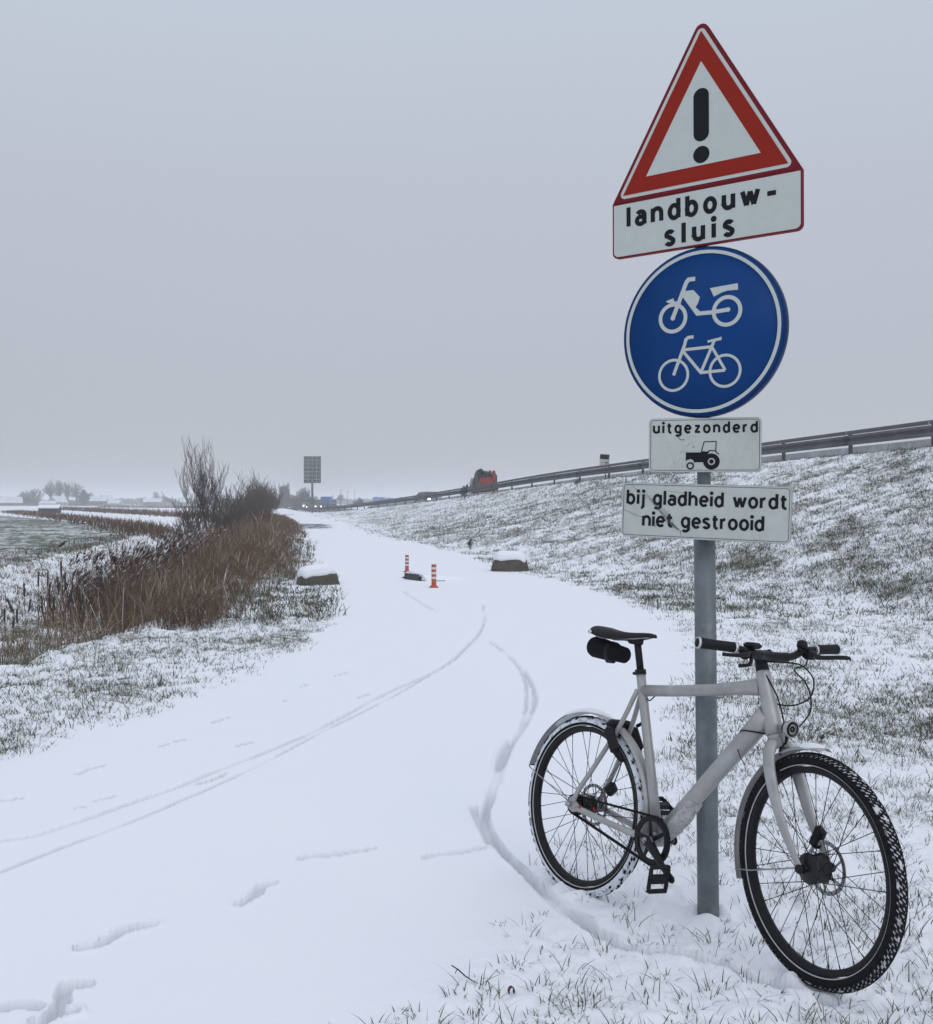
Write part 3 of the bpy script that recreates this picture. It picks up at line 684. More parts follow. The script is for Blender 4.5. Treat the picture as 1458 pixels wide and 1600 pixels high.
far_tree(-2, 470, 5.6, 6.6, 65, 'hazy tree cut by the left edge of the view', cl=.05)
far_tree(226, 600, 5.0, 6, 59, 'small round tree between the two distant farms', cl=.02, dense=3)
far_tree(255, 600, 5.8, 8, 60, 'dark rounded tree beside the distant white roof', cl=.02, dense=3)
far_tree(244, 640, 9.2, 3.6, 61, 'narrow tall tree behind the distant farm', cl=.1, up=.3)
far_tree(268, 620, 4.0, 7, 66, 'low tree right of the distant farm', cl=.02, dense=2)
far_tree(442, 330, 8.4, 2.2, 62, 'left of two slender poplars above the end of the path', cl=.05, up=.5, ang=.25, dense=3)
far_tree(449, 330, 8.0, 1.9, 63, 'right of two slender poplars above the end of the path', cl=.05, up=.5, ang=.25, dense=3)
far_tree(474, 320, 6.3, 6.4, 64, 'round bare tree behind the highway information board', cl=.25, dense=3)
far_tree(458, 325, 4.6, 5.4, 67, 'low bare tree between the poplars and the round tree', cl=.1, dense=3)
far_tree(485, 330, 4.2, 4.6, 68, 'small bare tree at the right of the trees behind the board', cl=.1, dense=3)
far_tree(436, 300, 4.6, 4.0, 69, 'hazy bush left of the poplars at the end of the path', cl=.02, dense=3)
far_tree(532, 560, 6.0, 4.6, 70, 'small rounded bare tree above the highway, right of the blue lorry', cl=.3, dense=3)
# evergreens: dense crowns of small leaf clumps
def leafy(name, x, y, h, wd, seed, label, nleaf=500, ls=.25, mat=None, z=None, cat='tree', group=None, cone=0.0):
    r = np.random.default_rng(seed); e_ = empty(name, (x, y, (ground_z(x, y) if z is None else z)), 0, label, cat, group)
    MB().tube([(0, 0, -.1), (0, 0, h * .6)], [h * .03, h * .015], 6).build('trunk', M['bark'], e_)
    d = r.normal(size=(nleaf, 3)); d /= np.linalg.norm(d, axis=1)[:, None]; rr = r.random(nleaf) ** .45
    lum = 1 + .25 * np.sin(d[:, 0] * 5 + seed) * np.cos(d[:, 2] * 4)
    c = d * (rr * lum)[:, None] * np.array([wd / 2, wd / 2, h / 2]); c[:, 2] += h * .52
    if cone: c[:, :2] *= (1.25 - cone * c[:, 2:3] / h)
    n1 = r.normal(size=(nleaf, 3)); n1 /= np.linalg.norm(n1, axis=1)[:, None]; n2 = np.cross(n1, r.normal(size=(nleaf, 3))); n2 /= np.linalg.norm(n2, axis=1)[:, None]
    s = ls * (.6 + .8 * r.random(nleaf))[:, None]
    V = np.stack([c + n1 * s, c - n1 * s * .4 + n2 * s * .5, c - n1 * s * .4 - n2 * s * .5], 1).reshape(-1, 3)
    fast_mesh('crown', V, np.arange(nleaf * 3).reshape(-1, 3), mat or M['evergreen'], parent=e_, smooth=False); return e_
leafy('evergreen_tree', pt(131, 430), 430, 6.6, 4.8, 5, 'dark round evergreen in front of the row of tall trees by the farm', 900, .5, z=-.2)
leafy('evergreen_tree', pt(563, 300), 300, 2.9, 2.3, 6, 'small dark domed tree standing above the guardrail', 500, .22, z=-.1)
leafy('evergreen_shrub', pt(555, 305), 305, 1.9, 1.6, 8, 'low dark shrub left of the small domed tree', 300, .2, z=-.1, cat='shrub')
leafy('evergreen_shrub', pt(726, 68.5), 68.5, .95, .62, 7, 'small green shrub poking up in front of the guardrail', 420, .055, cat='shrub', cone=.4)
leafy('evergreen_shrub', pt(735, 30.5), 30.5, .36, .2, 17, 'tiny dark green shrub halfway down the snowy bank', 160, .03, cat='shrub', cone=.4)
leafy('evergreen_shrub', pt(892, 52), 49, .40, .40, 18, 'small green shrub high on the bank below the square roadside sign', 200, .035, cat='shrub', cone=.4)
# far hedges, too far off to tell one bush from the next
def far_hedge(p0, p1, n, h, ls, seed):
    r = np.random.default_rng(seed); t = r.random(n); c = np.stack([p0[0] + (p1[0] - p0[0]) * t, p0[1] + (p1[1] - p0[1]) * t + r.normal(0, 3, n), r.random(n) * h * (.7 + .5 * fbm(t * 40, t * 0, seed, 3))], 1)
    n1 = r.normal(size=(n, 3)) * ls; n2 = r.normal(size=(n, 3)) * ls
    V = np.stack([c + n1 * .5, c - n1 * .5 + n2 * .3, c - n2 * .5], 1).reshape(-1, 3)
    tag(fast_mesh('far_hedge', V, np.arange(n * 3).reshape(-1, 3), M['bark_far'], smooth=False), kind='stuff')
far_hedge((pt(-60, 520), 520), (pt(180, 520), 520), 5000, 3.2, 1.0, 301)
far_hedge((pt(140, 700), 700), (pt(440, 700), 700), 9000, 4.6, 1.4, 302)
far_hedge((pt(425, 350), 350), (pt(500, 350), 350), 2600, 3.0, .8, 303)
far_hedge((pt(500, 800), 800), (pt(740, 800), 800), 5000, 5.0, 1.5, 304)
far_hedge((pt(585, 460), 460), (pt(650, 500), 500), 900, 4.6, .8, 305)
# ---- farms and the pump shed
M['roof_snow'] = plain('snowy_roof', (.60, .63, .69), .9, 0, .1, .4)
M['farm_wall'] = plain('far_brick_wall', (.12, .09, .08), .9, 0, .15, .6); M['farm_wall_pale'] = plain('far_pale_wall', (.36, .36, .36), .9, 0, .1, .6); M['dark_board'] = plain('dark_boarding', (.035, .042, .05), .85, 0, .25, 3)
def house(name, px, Y, wd, dp, hw, hr, rz, label, wall, nwin=2, group=None, z=-.2, cat='house', roof=None, over=.25):
    e_ = empty(name, (pt(px, Y), Y, z), rz, label, cat, group)
    W2, D2 = wd / 2, dp / 2
    w_ = MB(); w_.add([(-W2, -D2, 0), (W2, -D2, 0), (W2, D2, 0), (-W2, D2, 0), (-W2, -D2, hw), (W2, -D2, hw), (W2, D2, hw), (-W2, D2, hw), (-W2, 0, hr - .12), (W2, 0, hr - .12)],
        [(0, 1, 5, 4), (2, 3, 7, 6), (1, 2, 6, 9, 5), (3, 0, 4, 8, 7)]); w_.build('wall', wall, e_)
    sl_ = (hr - hw) / D2; t = .14
    r_ = MB(); 
    for sgn in (-1, 1):
        y1 = sgn * (D2 + over); z1 = hw - over * sl_
        a = [(-W2 - over, 0, hr), (W2 + over, 0, hr), (W2 + over, y1, z1), (-W2 - over, y1, z1)]; b_ = [(p[0], p[1], p[2] + t) for p in a]
        r_.add(a + b_, [(0, 1, 2, 3), (7, 6, 5, 4), (0, 4, 5, 1), (1, 5, 6, 2), (2, 6, 7, 3), (3, 7, 4, 0)])
    rf = r_.build('roof', roof or M['roof_snow'], e_)
    for i in range(nwin):
        cx = -W2 + wd * (i + 1) / (nwin + 1)
        o = MB().box((cx, -D2 - .03, hw * .5), (min(1.1, wd * .12), .06, hw * .42)).build('window', M['glass'], e_)
    return e_, rf
house('barn', 16, 430, 9, 7, 1.6, 4.0, .5, 'low barn with a snowy gable roof at the far left', M['farm_wall'], 1, 'farm buildings on the skyline')
house('farmhouse', 90, 420, 4.6, 8, 1.9, 4.2, .9, 'small gabled farmhouse with snow on its roof below the tall trees', M['farm_wall_pale'], 2, 'farm buildings on the skyline')
house('barn', 77, 415, 6.5, 6, 1.2, 2.2, .1, 'long low shed with a snowy roof left of the small gabled farmhouse', M['farm_wall'], 2, 'farm buildings on the skyline')
house('farmhouse', 152, 470, 8.5, 8, 2.4, 4.4, .3, 'farmhouse with a broad snowy roof right of the farm trees', M['farm_wall'], 3, 'farm buildings on the skyline')
house('farmhouse', 166, 480, 6.0, 7, 2.2, 5.2, 1.1, 'farmhouse with a steep snowy gable, right of the broad roofed one', M['farm_wall'], 2, 'farm buildings on the skyline')
house('barn', 180, 470, 5.0, 6, 1.4, 2.8, .0, 'lowest snowy shed at the right end of the farm', M['farm_wall_pale'], 1, 'farm buildings on the skyline')
house('farmhouse', 239, 560, 9.5, 8, 2.0, 3.8, .2, 'farmhouse with a pale roof under the narrow tall tree', M['farm_wall'], 2, 'farm buildings on the skyline')
house('farmhouse', 281, 600, 5.0, 7, 2.0, 4.2, .7, 'small hazy house at the right of the skyline farms', M['farm_wall'], 1, 'farm buildings on the skyline')
e_, rf = house('pump_shed', 78, 150, 2.9, 1.5, .85, 1.22, .12, 'small dark boarded shed with a snow covered roof standing in the fields', M['dark_board'], 0, None, z=-.2, cat='shed', roof=M['snow_cap'], over=.12)
for i in range(8): MB().box((-1.3 + i * .37, -.775, .42), (.33, .03, .84)).build('board', M['dark_board'], e_)

# ================================================================== GUARDRAIL, HIGHWAY FURNITURE
def rail_pt(y, off=0.0, dz=0.0):
    return Vector((float(IP(_G, y)) + off, y, float(IP(_H, y)) + dz))
gr = empty('guardrail', tuple(rail_pt(30)), 0, 'grey steel guardrail along the top of the snowy embankment', 'guardrail')
def railobj(mb, name, mat): o = mb.build(name, mat, gr); o.location = -gr.location; return o
wprof = [(-.01, -.155), (.03, -.15), (.075, -.10), (.075, -.07), (.0, -.02), (.0, .02), (.075, .07), (.075, .10), (.03, .15), (-.01, .155)]
def sweep(mb, ya, yb, prof, zc, off, n=3):
    secs = []
    for k in range(n):
        y = ya + (yb - ya) * k / (n - 1); c = rail_pt(y, off, zc); t = (rail_pt(y + .5) - rail_pt(y - .5)).normalized(); s = t.cross(Vector((0, 0, 1))).normalized()
        secs.append([tuple(c - s * a + Vector((0, 0, b))) for a, b in prof] + [tuple(c - s * (a - .012) + Vector((0, 0, b))) for a, b in reversed(prof)])
    mb.loft(secs, smooth=False); return mb
ys_ = [8.0]
while ys_[-1] < 262: ys_.append(ys_[-1] + 3.85)
box_prof = [(-.05, -.05), (.06, -.05), (.07, .0), (.06, .055), (-.05, .055)]
for i, (a, b_) in enumerate(zip(ys_[:-1], ys_[1:])):
    jut = .006 * (i % 2)
    railobj(sweep(MB(), a, b_ + .02, [(p + jut, q) for p, q in wprof], .54 + jut, 0), 'beam', M['rail'])
    railobj(sweep(MB(), a, b_ - .03, box_prof, .775, 0.0), 'top_rail', M['rail'])
    c = rail_pt(a, .09)
    railobj(MB().box((c.x, c.y, c.z + .30), (.10, .12, .86), bev=.012), 'post', M['rail_post'])
    if i % 2 == 0: railobj(sweep(MB(), a - .16, a + .16, [(p + .016, q * .97) for p, q in wprof], .545, 0), 'splice_plate', M['rail_post'])
    cc = rail_pt(a, .045, .52); railobj(MB().box(tuple(cc), (.10, .07, .2)), 'spacer', M['rail_post'])
# low concrete barrier behind the rail
cb = empty('concrete_barrier', tuple(rail_pt(40, 2.6)), 0, 'long pale concrete barrier seen under and behind the guardrail', 'barrier')
jy = [14 + 6 * i for i in range(19)]
for a, b_ in zip(jy[:-1], jy[1:]):
    o = sweep(MB(), a, b_ - .04, [(-.25, 0), (.25, 0), (.22, .08), (.11, .18), (.08, .52), (-.08, .52), (-.11, .18), (-.22, .08)], 0.0, 1.9).build('barrier_section', M['concrete'], cb); o.location = -cb.location
# square roadside marker sign at the guardrail
Yh = 50.6; hx = pt(945, Yh); e_ = empty('roadside_marker_sign', (hx, Yh, ground_z(hx, Yh)), R_(-12), 'small square roadside sign, black above white, standing at the guardrail', 'sign')
hz = EYE + (785 - 727) * Yh / 1560 - e_.location.z
MB().tube([(0.05, 0, -.1), (.02, 0, hz - .02)], .028, 8).build('post', M['galv'], e_)
Mt = Matrix.Rotation(R_(5), 3, 'Y').to_4x4()
MB().box((0, -.04, hz + .28), (.50, .03, .58), Mt, .01).build('sign_plate', M['sign_old'], e_)
MB().box((-.010, -.061, hz + .425), (.45, .012, .235), Mt).build('dark_panel', M['sign_black'], e_)
o = MB(); o.box((.045, -.061, hz + .135), (.05, .012, .08), Mt); o.box((.11, -.061, hz + .135), (.05, .012, .06), Mt); o.box((.165, -.061, hz + .13), (.03, .012, .07), Mt); o.build('printed_mark', M['sign_blue'], e_)
MB().box((-.10, -.061, hz + .145), (.055, .012, .07), Mt).build('yellow_mark', plain('yellow_print', (.5, .36, .05)), e_)
MB().box((0.02, 0, .04), (.62, .34, .10), None, .02).build('foot_plate', M['dark_steel'], e_)

# back of the big information board
Yb = 139; bx = pt(488, Yb); z0 = ground_z(bx, Yb); px1 = Yb / 1560
e_ = empty('information_board', (bx, Yb, z0), R_(6), 'large grey highway board seen from behind on a single tall post', 'road sign')
zt = EYE + (785 - 712.5) * px1 - z0; zb = EYE + (785 - 755) * px1 - z0; bw = 27 * px1
MB().tube([(0, 0, -.3), (0, 0, zt - .75)], .155, 12).build('post', M['galv'], e_)
M['board_back'] = plain('board_back', (.135, .155, .165), .6, .1, .18, .9, dirt=(.19, .21, .22), dirt_amt=.5)
nr, nc = 7, 4
for i in range(nr):
    for j in range(nc):
        MB().box((-bw / 2 + bw * (j + .5) / nc, .26, zb + (zt - zb) * (i + .5) / nr), (bw / nc - .03, .04, (zt - zb) / nr - .03)).build('panel', M['board_back'], e_)
for i in range(5): MB().box((0, .20, zb + (zt - zb) * (i + .5) / 5), (bw, .07, .07)).build('cross_bar', M['rail'], e_)
for j in (-1, 1): MB().box((j * bw * .28, .225, (zt + zb) / 2), (.08, .03, zt - zb)).build('upright_bar', M['rail'], e_)
# street lamps in the distance
for i, (px, Y, h, lb) in enumerate(((532, 470, 7.4, 'thin hazy lamp post, leftmost of the three above the highway'), (543, 500, 7.2, 'thin hazy lamp post, middle of the three above the highway'), (554, 520, 7.6, 'thin hazy lamp post, rightmost of the three above the highway'))):
    e_ = empty('lamp_post', (pt(px, Y), Y, -.2), 0, lb, 'lamp post', 'distant lamp posts')
    MB().tube([(0, 0, 0), (0, 0, h)], [.14, .09], 6).build('pole', M['rail_post'], e_); MB().box((.6, 0, h), (1.5, .22, .14)).build('lamp_head', M['rail_post'], e_)

# ================================================================== BOLLARDS, BLOCKS, STEEL SUMP
def bollard(x, y, h, r, label):
    e_ = empty('bollard', (x, y, ground_z(x, y)), R_(random.uniform(0, 90)), label, 'bollard', 'red and white bollards on the path')
    n = 5; MB().lathe([(r * 1.9, -.02), (r * 1.9, .012), (r * 1.15, .035), (r, .05), (r, h - r * .5), (r * .8, h - r * .2), (r * .35, h), (0, h)], n=20).build('post', M['orange'], e_)
    for k in range(3):
        z0 = h * (.36 + .20 * k); MB().lathe([(r + .0005, z0), (r + .003, z0 + .002), (r + .003, z0 + h * .095), (r + .0005, z0 + h * .097)], n=20).build('white_band', M['bollard_white'], e_)
    MB().lathe([(r * .85, h - r * .22), (r * .6, h - r * .02), (.0, h + .012)], n=12).build('snow_cap', M['snow_cap'], e_)
    return e_
x, y = gp(636, 894); bollard(x, y, .375, .040, 'red and white striped bollard behind the steel wedge, farther of the two')
x, y = gp(678, 918); bollard(x, y, .415, .043, 'red and white striped bollard in front of the steel wedge, nearer of the two')
def block(px, py, L, Wd, h, rz, seed, label):
    x, y = gp(px, py); y += Wd * .35; x = pt(px, y)
    e_ = empty('concrete_block', (x, y, ground_z(x, y) - .05), rz, label, 'concrete block', 'old concrete blocks beside the path')
    e_.rotation_euler = (0, R_(-7 if seed == 3 else 1.5), rz); nu, nv = 28, 14
    def surf(sc, z0, name, mat, lo, hi, bump_):
        secs = []
        for i in range(nv + 1):
            v = lo + (hi - lo) * i / nv; zz = math.sin(v) ; rr = abs(math.cos(v)) ** .5
            ring = []
            for k in range(nu):
                a = 2 * math.pi * k / nu; ca, sa = math.cos(a), math.sin(a)
                ex = .62; px_ = math.copysign(abs(ca) ** ex, ca) * L / 2 * rr; py_ = math.copysign(abs(sa) ** ex, sa) * Wd / 2 * rr
                q = 1 + bump_ * float(perlin(np.array([a * 1.4 + seed]), np.array([v * 3.]), 211)[0])
                ring.append((px_ * q * sc, py_ * q * sc, z0 + max(zz, -.02) * (h + .05) * (1 if sc == 1 else 1) ))
            secs.append(ring)
        mb = MB(); mb.loft(secs, smooth=True); return fix_normals(mb.build(name, mat, e_))
    surf(1, 0, 'block', M['old_concrete'], -.01, math.pi / 2 - .001, .05)
    # snow lying on the top: a shell that follows the block and thins out at its edge
    secs = []; t = .058
    for i in range(13):
        f_ = i / 12; ring = []
        for k in range(nu):
            a = 2 * math.pi * k / nu; ca, sa = math.cos(a), math.sin(a); ex = .62
            v0 = .70 + .16 * float(perlin(np.array([a * 1.7 + seed]), np.array([.3]), 213)[0]) + .05 * math.sin(5 * a + seed); v = v0 + (math.pi / 2 - .001 - v0) * f_
            rr = abs(math.cos(v)) ** .5; tt = t * min(1, f_ * 3.2) ** .6; q = 1 + .05 * float(perlin(np.array([a * 1.4 + seed]), np.array([v * 3.]), 211)[0])
            ring.append((math.copysign(abs(ca) ** ex, ca) * (L / 2 * rr * q + tt * .35), math.copysign(abs(sa) ** ex, sa) * (Wd / 2 * rr * q + tt * .35), math.sin(v) * (h + .05) + tt))
        secs.append(ring)
    fix_normals(MB().loft(secs, smooth=True).build('snow_cap', M['snow_cap'], e_))
block(497, 914, .76, .52, .30, R_(24), 3, 'old brown concrete block capped with snow on the left edge of the path')
block(797, 893, .82, .55, .37, R_(-3), 8, 'old brown concrete block capped with snow on the right edge of the path')
# steel wedge of the tractor barrier lying in the path between the bollards
x, y = gp(672, 905); e_ = empty('steel_barrier_wedge', (x, y, 0.0), R_(34), 'low steel wedge half buried in snow between the two bollards', 'barrier')
fix_normals(MB().add([(-.37, -.22, -.05), (.40, -.22, -.05), (.40, .25, -.05), (-.37, .25, -.05), (-.35, -.22, .08), (.40, -.22, -.01), (.40, .25, -.01), (-.35, .25, .10)], [(0, 1, 2, 3), (4, 7, 6, 5), (0, 4, 5, 1), (1, 5, 6, 2), (2, 6, 7, 3), (3, 7, 4, 0)]).build('body', M['dark_steel'], e_))
fix_normals(MB().add([(-.33, -.50, -.02), (.70, -.46, -.03), (.70, .45, -.03), (-.33, .42, .08), (-.31, -.24, .115), (.50, -.28, .035), (.50, .32, .04), (-.30, .33, .15)], [(0, 1, 2, 3), (4, 7, 6, 5), (0, 4, 5, 1), (1, 5, 6, 2), (2, 6, 7, 3), (3, 7, 4, 0)]).build('snow_cover', M['snow_cap'], e_))
MB().box((-.385, .04, .055), (.03, .52, .13), None, .008).build('edge_plate', M['rail_post'], e_)
MB().box((-.22, .52, .0), (.14, .12, .05), None, .008).build('lug', M['dark_steel'], e_)
MB().box((-.22, -.42, .002), (.50, .02, .02), Matrix.Rotation(R_(-34), 4, 'Z'), .005).build('front_bar', M['dark_steel'], e_)

# ================================================================== PLANTS THAT STAND ALONE
def cattail(px, ptop, Y, hl, tilt, label):
    x = pt(px, Y); z0 = ground_z(x, Y) - .03; zt = EYE + (785 - ptop) * Y / 1560 - z0
    e_ = empty('cattail', (x, Y, z0), 0, label, 'cattail', 'cattails standing in the ditch')
    a = random.uniform(0, 6.28); d = (math.sin(tilt), math.cos(a) * .03)
    P = [(d[0] * zt * t * t, d[1] * zt * t, zt * t) for t in (0, .35, .7, 1)]
    MB().tube(P, [.005, .0045, .004, .002], 5).build('stem', M['stalk'], e_)
    f0 = 1 - (hl + .04) / zt; f1 = 1 - .04 / zt; Q = [(d[0] * zt * t * t, d[1] * zt * t, zt * t) for t in (f0, f0 + .12 * (f1 - f0), f0 + .88 * (f1 - f0), f1)]
    MB().tube(Q, [.005, .0125, .0120, .004], 8).build('head', M['cattail'], e_)
_ord = 'first second third fourth fifth sixth seventh eighth ninth tenth eleventh twelfth thirteenth fourteenth fifteenth sixteenth seventeenth eighteenth nineteenth last'.split()
for i, (px, tp, Y, hl, tl) in enumerate(sorted(((8, 945, 12.2, .17, 0), (14, 958, 12.0, .15, .05), (28, 946, 12.6, .18, 0), (40, 905, 13.2, .20, -.03), (50, 930, 12.8, .18, -.28), (58, 888, 13.6, .22, 0), (67, 925, 12.9, .22, 0), (71, 905, 13.4, .20, .04), (73, 888, 13.8, .21, 0), (81, 915, 13.1, .24, -.02), (85, 905, 13.5, .17, .05), (89, 896, 13.9, .18, 0), (97, 870, 14.2, .26, .0), (100, 888, 13.4, .28, 0), (106, 922, 13.2, .22, .03), (113, 915, 13.8, .20, .0), (120, 915, 14.1, .20, .03), (35, 930, 12.4, .17, .1), (93, 928, 12.8, .17, -.08), (128, 925, 13.9, .15, .12)))):
    lb = 'dark cattail leaning sharply to the left in the ditch' if tl < -.2 else ('tallest dark cattail in the ditch' if tp == 870 else 'dark cattail on a thin dry stalk in the ditch, %s from the left edge' % _ord[i])
    cattail(px, tp, Y, hl, tl, lb)
# single reed with a slanting plume
Y = 14.6; x = pt(95, Y); z0 = ground_z(x, Y); zt = EYE + (785 - 850) * Y / 1560 - z0
e_ = empty('reed', (x, Y, z0), 0, 'single tall reed whose dark plume slants to the right above the cattails', 'reed')
MB().tube([(0, 0, 0), (.01, 0, zt * .5), (-.02, 0, zt - .03)], [.004, .003, .002], 5).build('stem', M['stalk'], e_)
o = MB().loft([[(-.05 + a * .14, 0.0 + math.cos(t) * .006, zt - .05 + a * .09 + math.sin(t) * .028 * math.sin(math.pi * (a * .9 + .06))) for t in np.linspace(0, 2 * np.pi, 7)[:-1]] for a in np.linspace(0, 1, 7)]); o.build('plume', M['cattail'], e_)
def weed(px, py, n, h, wd, seed, label, mat, leafn=9, name='dead_plant', sp=.5):
    rnd = random.Random(seed); x, y = gp(px, py); e_ = empty(name, (x, y, ground_z(x, y)), 0, label, 'plant')
    st = MB(); lf = MB()
    for i in range(n):
        bx = rnd.uniform(-wd / 2, wd / 2); by = rnd.uniform(-.12, .12); hh = h * rnd.uniform(.55, 1); tx = rnd.uniform(-.12, .12)
        P = [(bx, by, -.02), (bx + tx * .4, by, hh * .5), (bx + tx, by + rnd.uniform(-.05, .05), hh)]; st.tube(P, [.006, .005, .003], 5)
        for k in range(leafn):
            t = .35 + .65 * k / leafn; c = Vector(P[0]).lerp(Vector(P[2]), t); a = rnd.uniform(0, 6.28); L = rnd.uniform(.02, .05)
            d = Vector((math.cos(a), math.sin(a), rnd.uniform(.2, 1.4))).normalized() * L; s = Vector((-math.sin(a), math.cos(a), 0)) * L * .35
            lf.add([c, c + d * .5 + s, c + d, c + d * .5 - s], [(0, 1, 2, 3)])
    st.build('stem', M['stalk'], e_)['kind'] = 'stuff'; lf.build('leaf', mat, e_)['kind'] = 'stuff'; return e_
x, y = gp(96, 1579); e_ = empty('dark_hole_patch', (x, y, ground_z(x, y) + .004), .3, 'small black patch added for the dark hole in the footprint at the bottom left corner', 'leaf')  # added black patch for the dark hole in the footprint, no real leaf
fix_normals(MB().loft([[(-.022 + .044 * a, s_ * .008 * math.sin(math.pi * min(max(a, .04), .96)), .003 + t) for s_, t in ((-1, 0), (1, .002), (1, .004), (-1, .002))] for a in np.linspace(0, 1, 6)]).build('leaf', M['dark_leaf'], e_))
weed(474, 870, 16, .50, .62, 4, 'clump of dark upright dead weeds on the left path edge behind the block', M['dark_leaf'], 14)
weed(440, 905, 9, .42, .5, 5, 'thin dark dead weeds left of the snow capped block', M['dark_leaf'], 8)
weed(424, 945, 6, .34, .4, 6, 'few thin dark weeds at the foot of the verge left of the path', M['dark_leaf'], 6)
weed(458, 828, 3, .55, .5, 7, 'lone dark stalk leaning over the far path edge', M['dark_leaf'], 4)
weed(378, 965, 7, .40, .5, 9, 'thin dark weeds in front of the brown thicket', M['dark_leaf'], 6)
# a fallen twig and a curled leaf on the snow
x, y = gp(727, 1528); e_ = empty('fallen_twig', (x, y, ground_z(x, y)), R_(-38), 'thin dark twig lying on the snow near the bottom of the view', 'twig')
MB().tube([(-.055, 0, .03), (-.03, .003, .022), (.0, 0, .012), (.03, -.006, .01), (.05, 0, .004)], [.0018, .0022, .0022, .0018, .001], 6).build('twig', M['dark_leaf'], e_)
MB().tube([(-.03, .003, .022), (-.045, .012, .012), (-.05, .014, .0)], [.0016, .0014, .001], 5).build('side_twig', M['dark_leaf'], e_)
x, y = gp(799, 1546); e_ = empty('curled_leaf', (x, y, ground_z(x, y)), .4, 'small curled dark red leaf standing on the snow below the twig', 'leaf')
fix_normals(MB().loft([[(math.cos(a) * .010, yy, .012 + math.sin(a) * .014) for yy in (-.006, .006)] + [(math.cos(a) * .008, yy, .012 + math.sin(a) * .012) for yy in (.006, -.006)] for a in np.linspace(-.6, 3.6, 9)]).build('leaf', plain('dark_red_leaf', (.06, .015, .012), .7), e_))
x, y = gp(1285, 1162); e_ = empty('dead_leaf', (x, y, ground_z(x, y) + .02), 1.0, 'small dark dead leaf caught in the grass behind the front wheel', 'leaf')
fix_normals(MB().loft([[(-.035 + .07 * a, s * .014 * math.sin(math.pi * min(max(a, .04), .96)), .012 * a + t) for s, t in ((-1, 0), (1, .004), (1, .008), (-1, .004))] for a in np.linspace(0, 1, 6)]).build('leaf', M['dark_leaf'], e_))

# ================================================================== SIGN POST AND SIGNS
PX, PY = .866, 3.575; pz = ground_z(PX, PY)
post = empty('sign_post', (PX, PY, pz), 0, 'round galvanised steel post carrying the four traffic signs, bicycle leaning on it', 'post')
lean = -.010
def px_(z): return lean * (z - 0.0)
MB().tube([(px_(z), 0, z) for z in (-.3, .02, .6, 1.395)], [.038] * 4, 28).build('lower_tube', M['galv'], post)
MB().tube([(px_(z), 0, z) for z in (1.39, 1.42, 1.47, 2.0, 2.9)], [.038, .036, .024, .024, .024], 24).build('upper_tube', M['galv'], post)
fix_normals(MB().tube([(px_(z), 0, z) for z in (-.02, .012, .030, .042)], [.0386, .0386, .0385, .0382], 20, caps=False).build('mossy_foot', plain('moss_stain', (.13, .15, .15), .9, 0, .4, 30), post))
MB().lathe([(.0, 2.905), (.015, 2.9), (.024, 2.885)], n=12).build('end_cap', M['satin'], post)

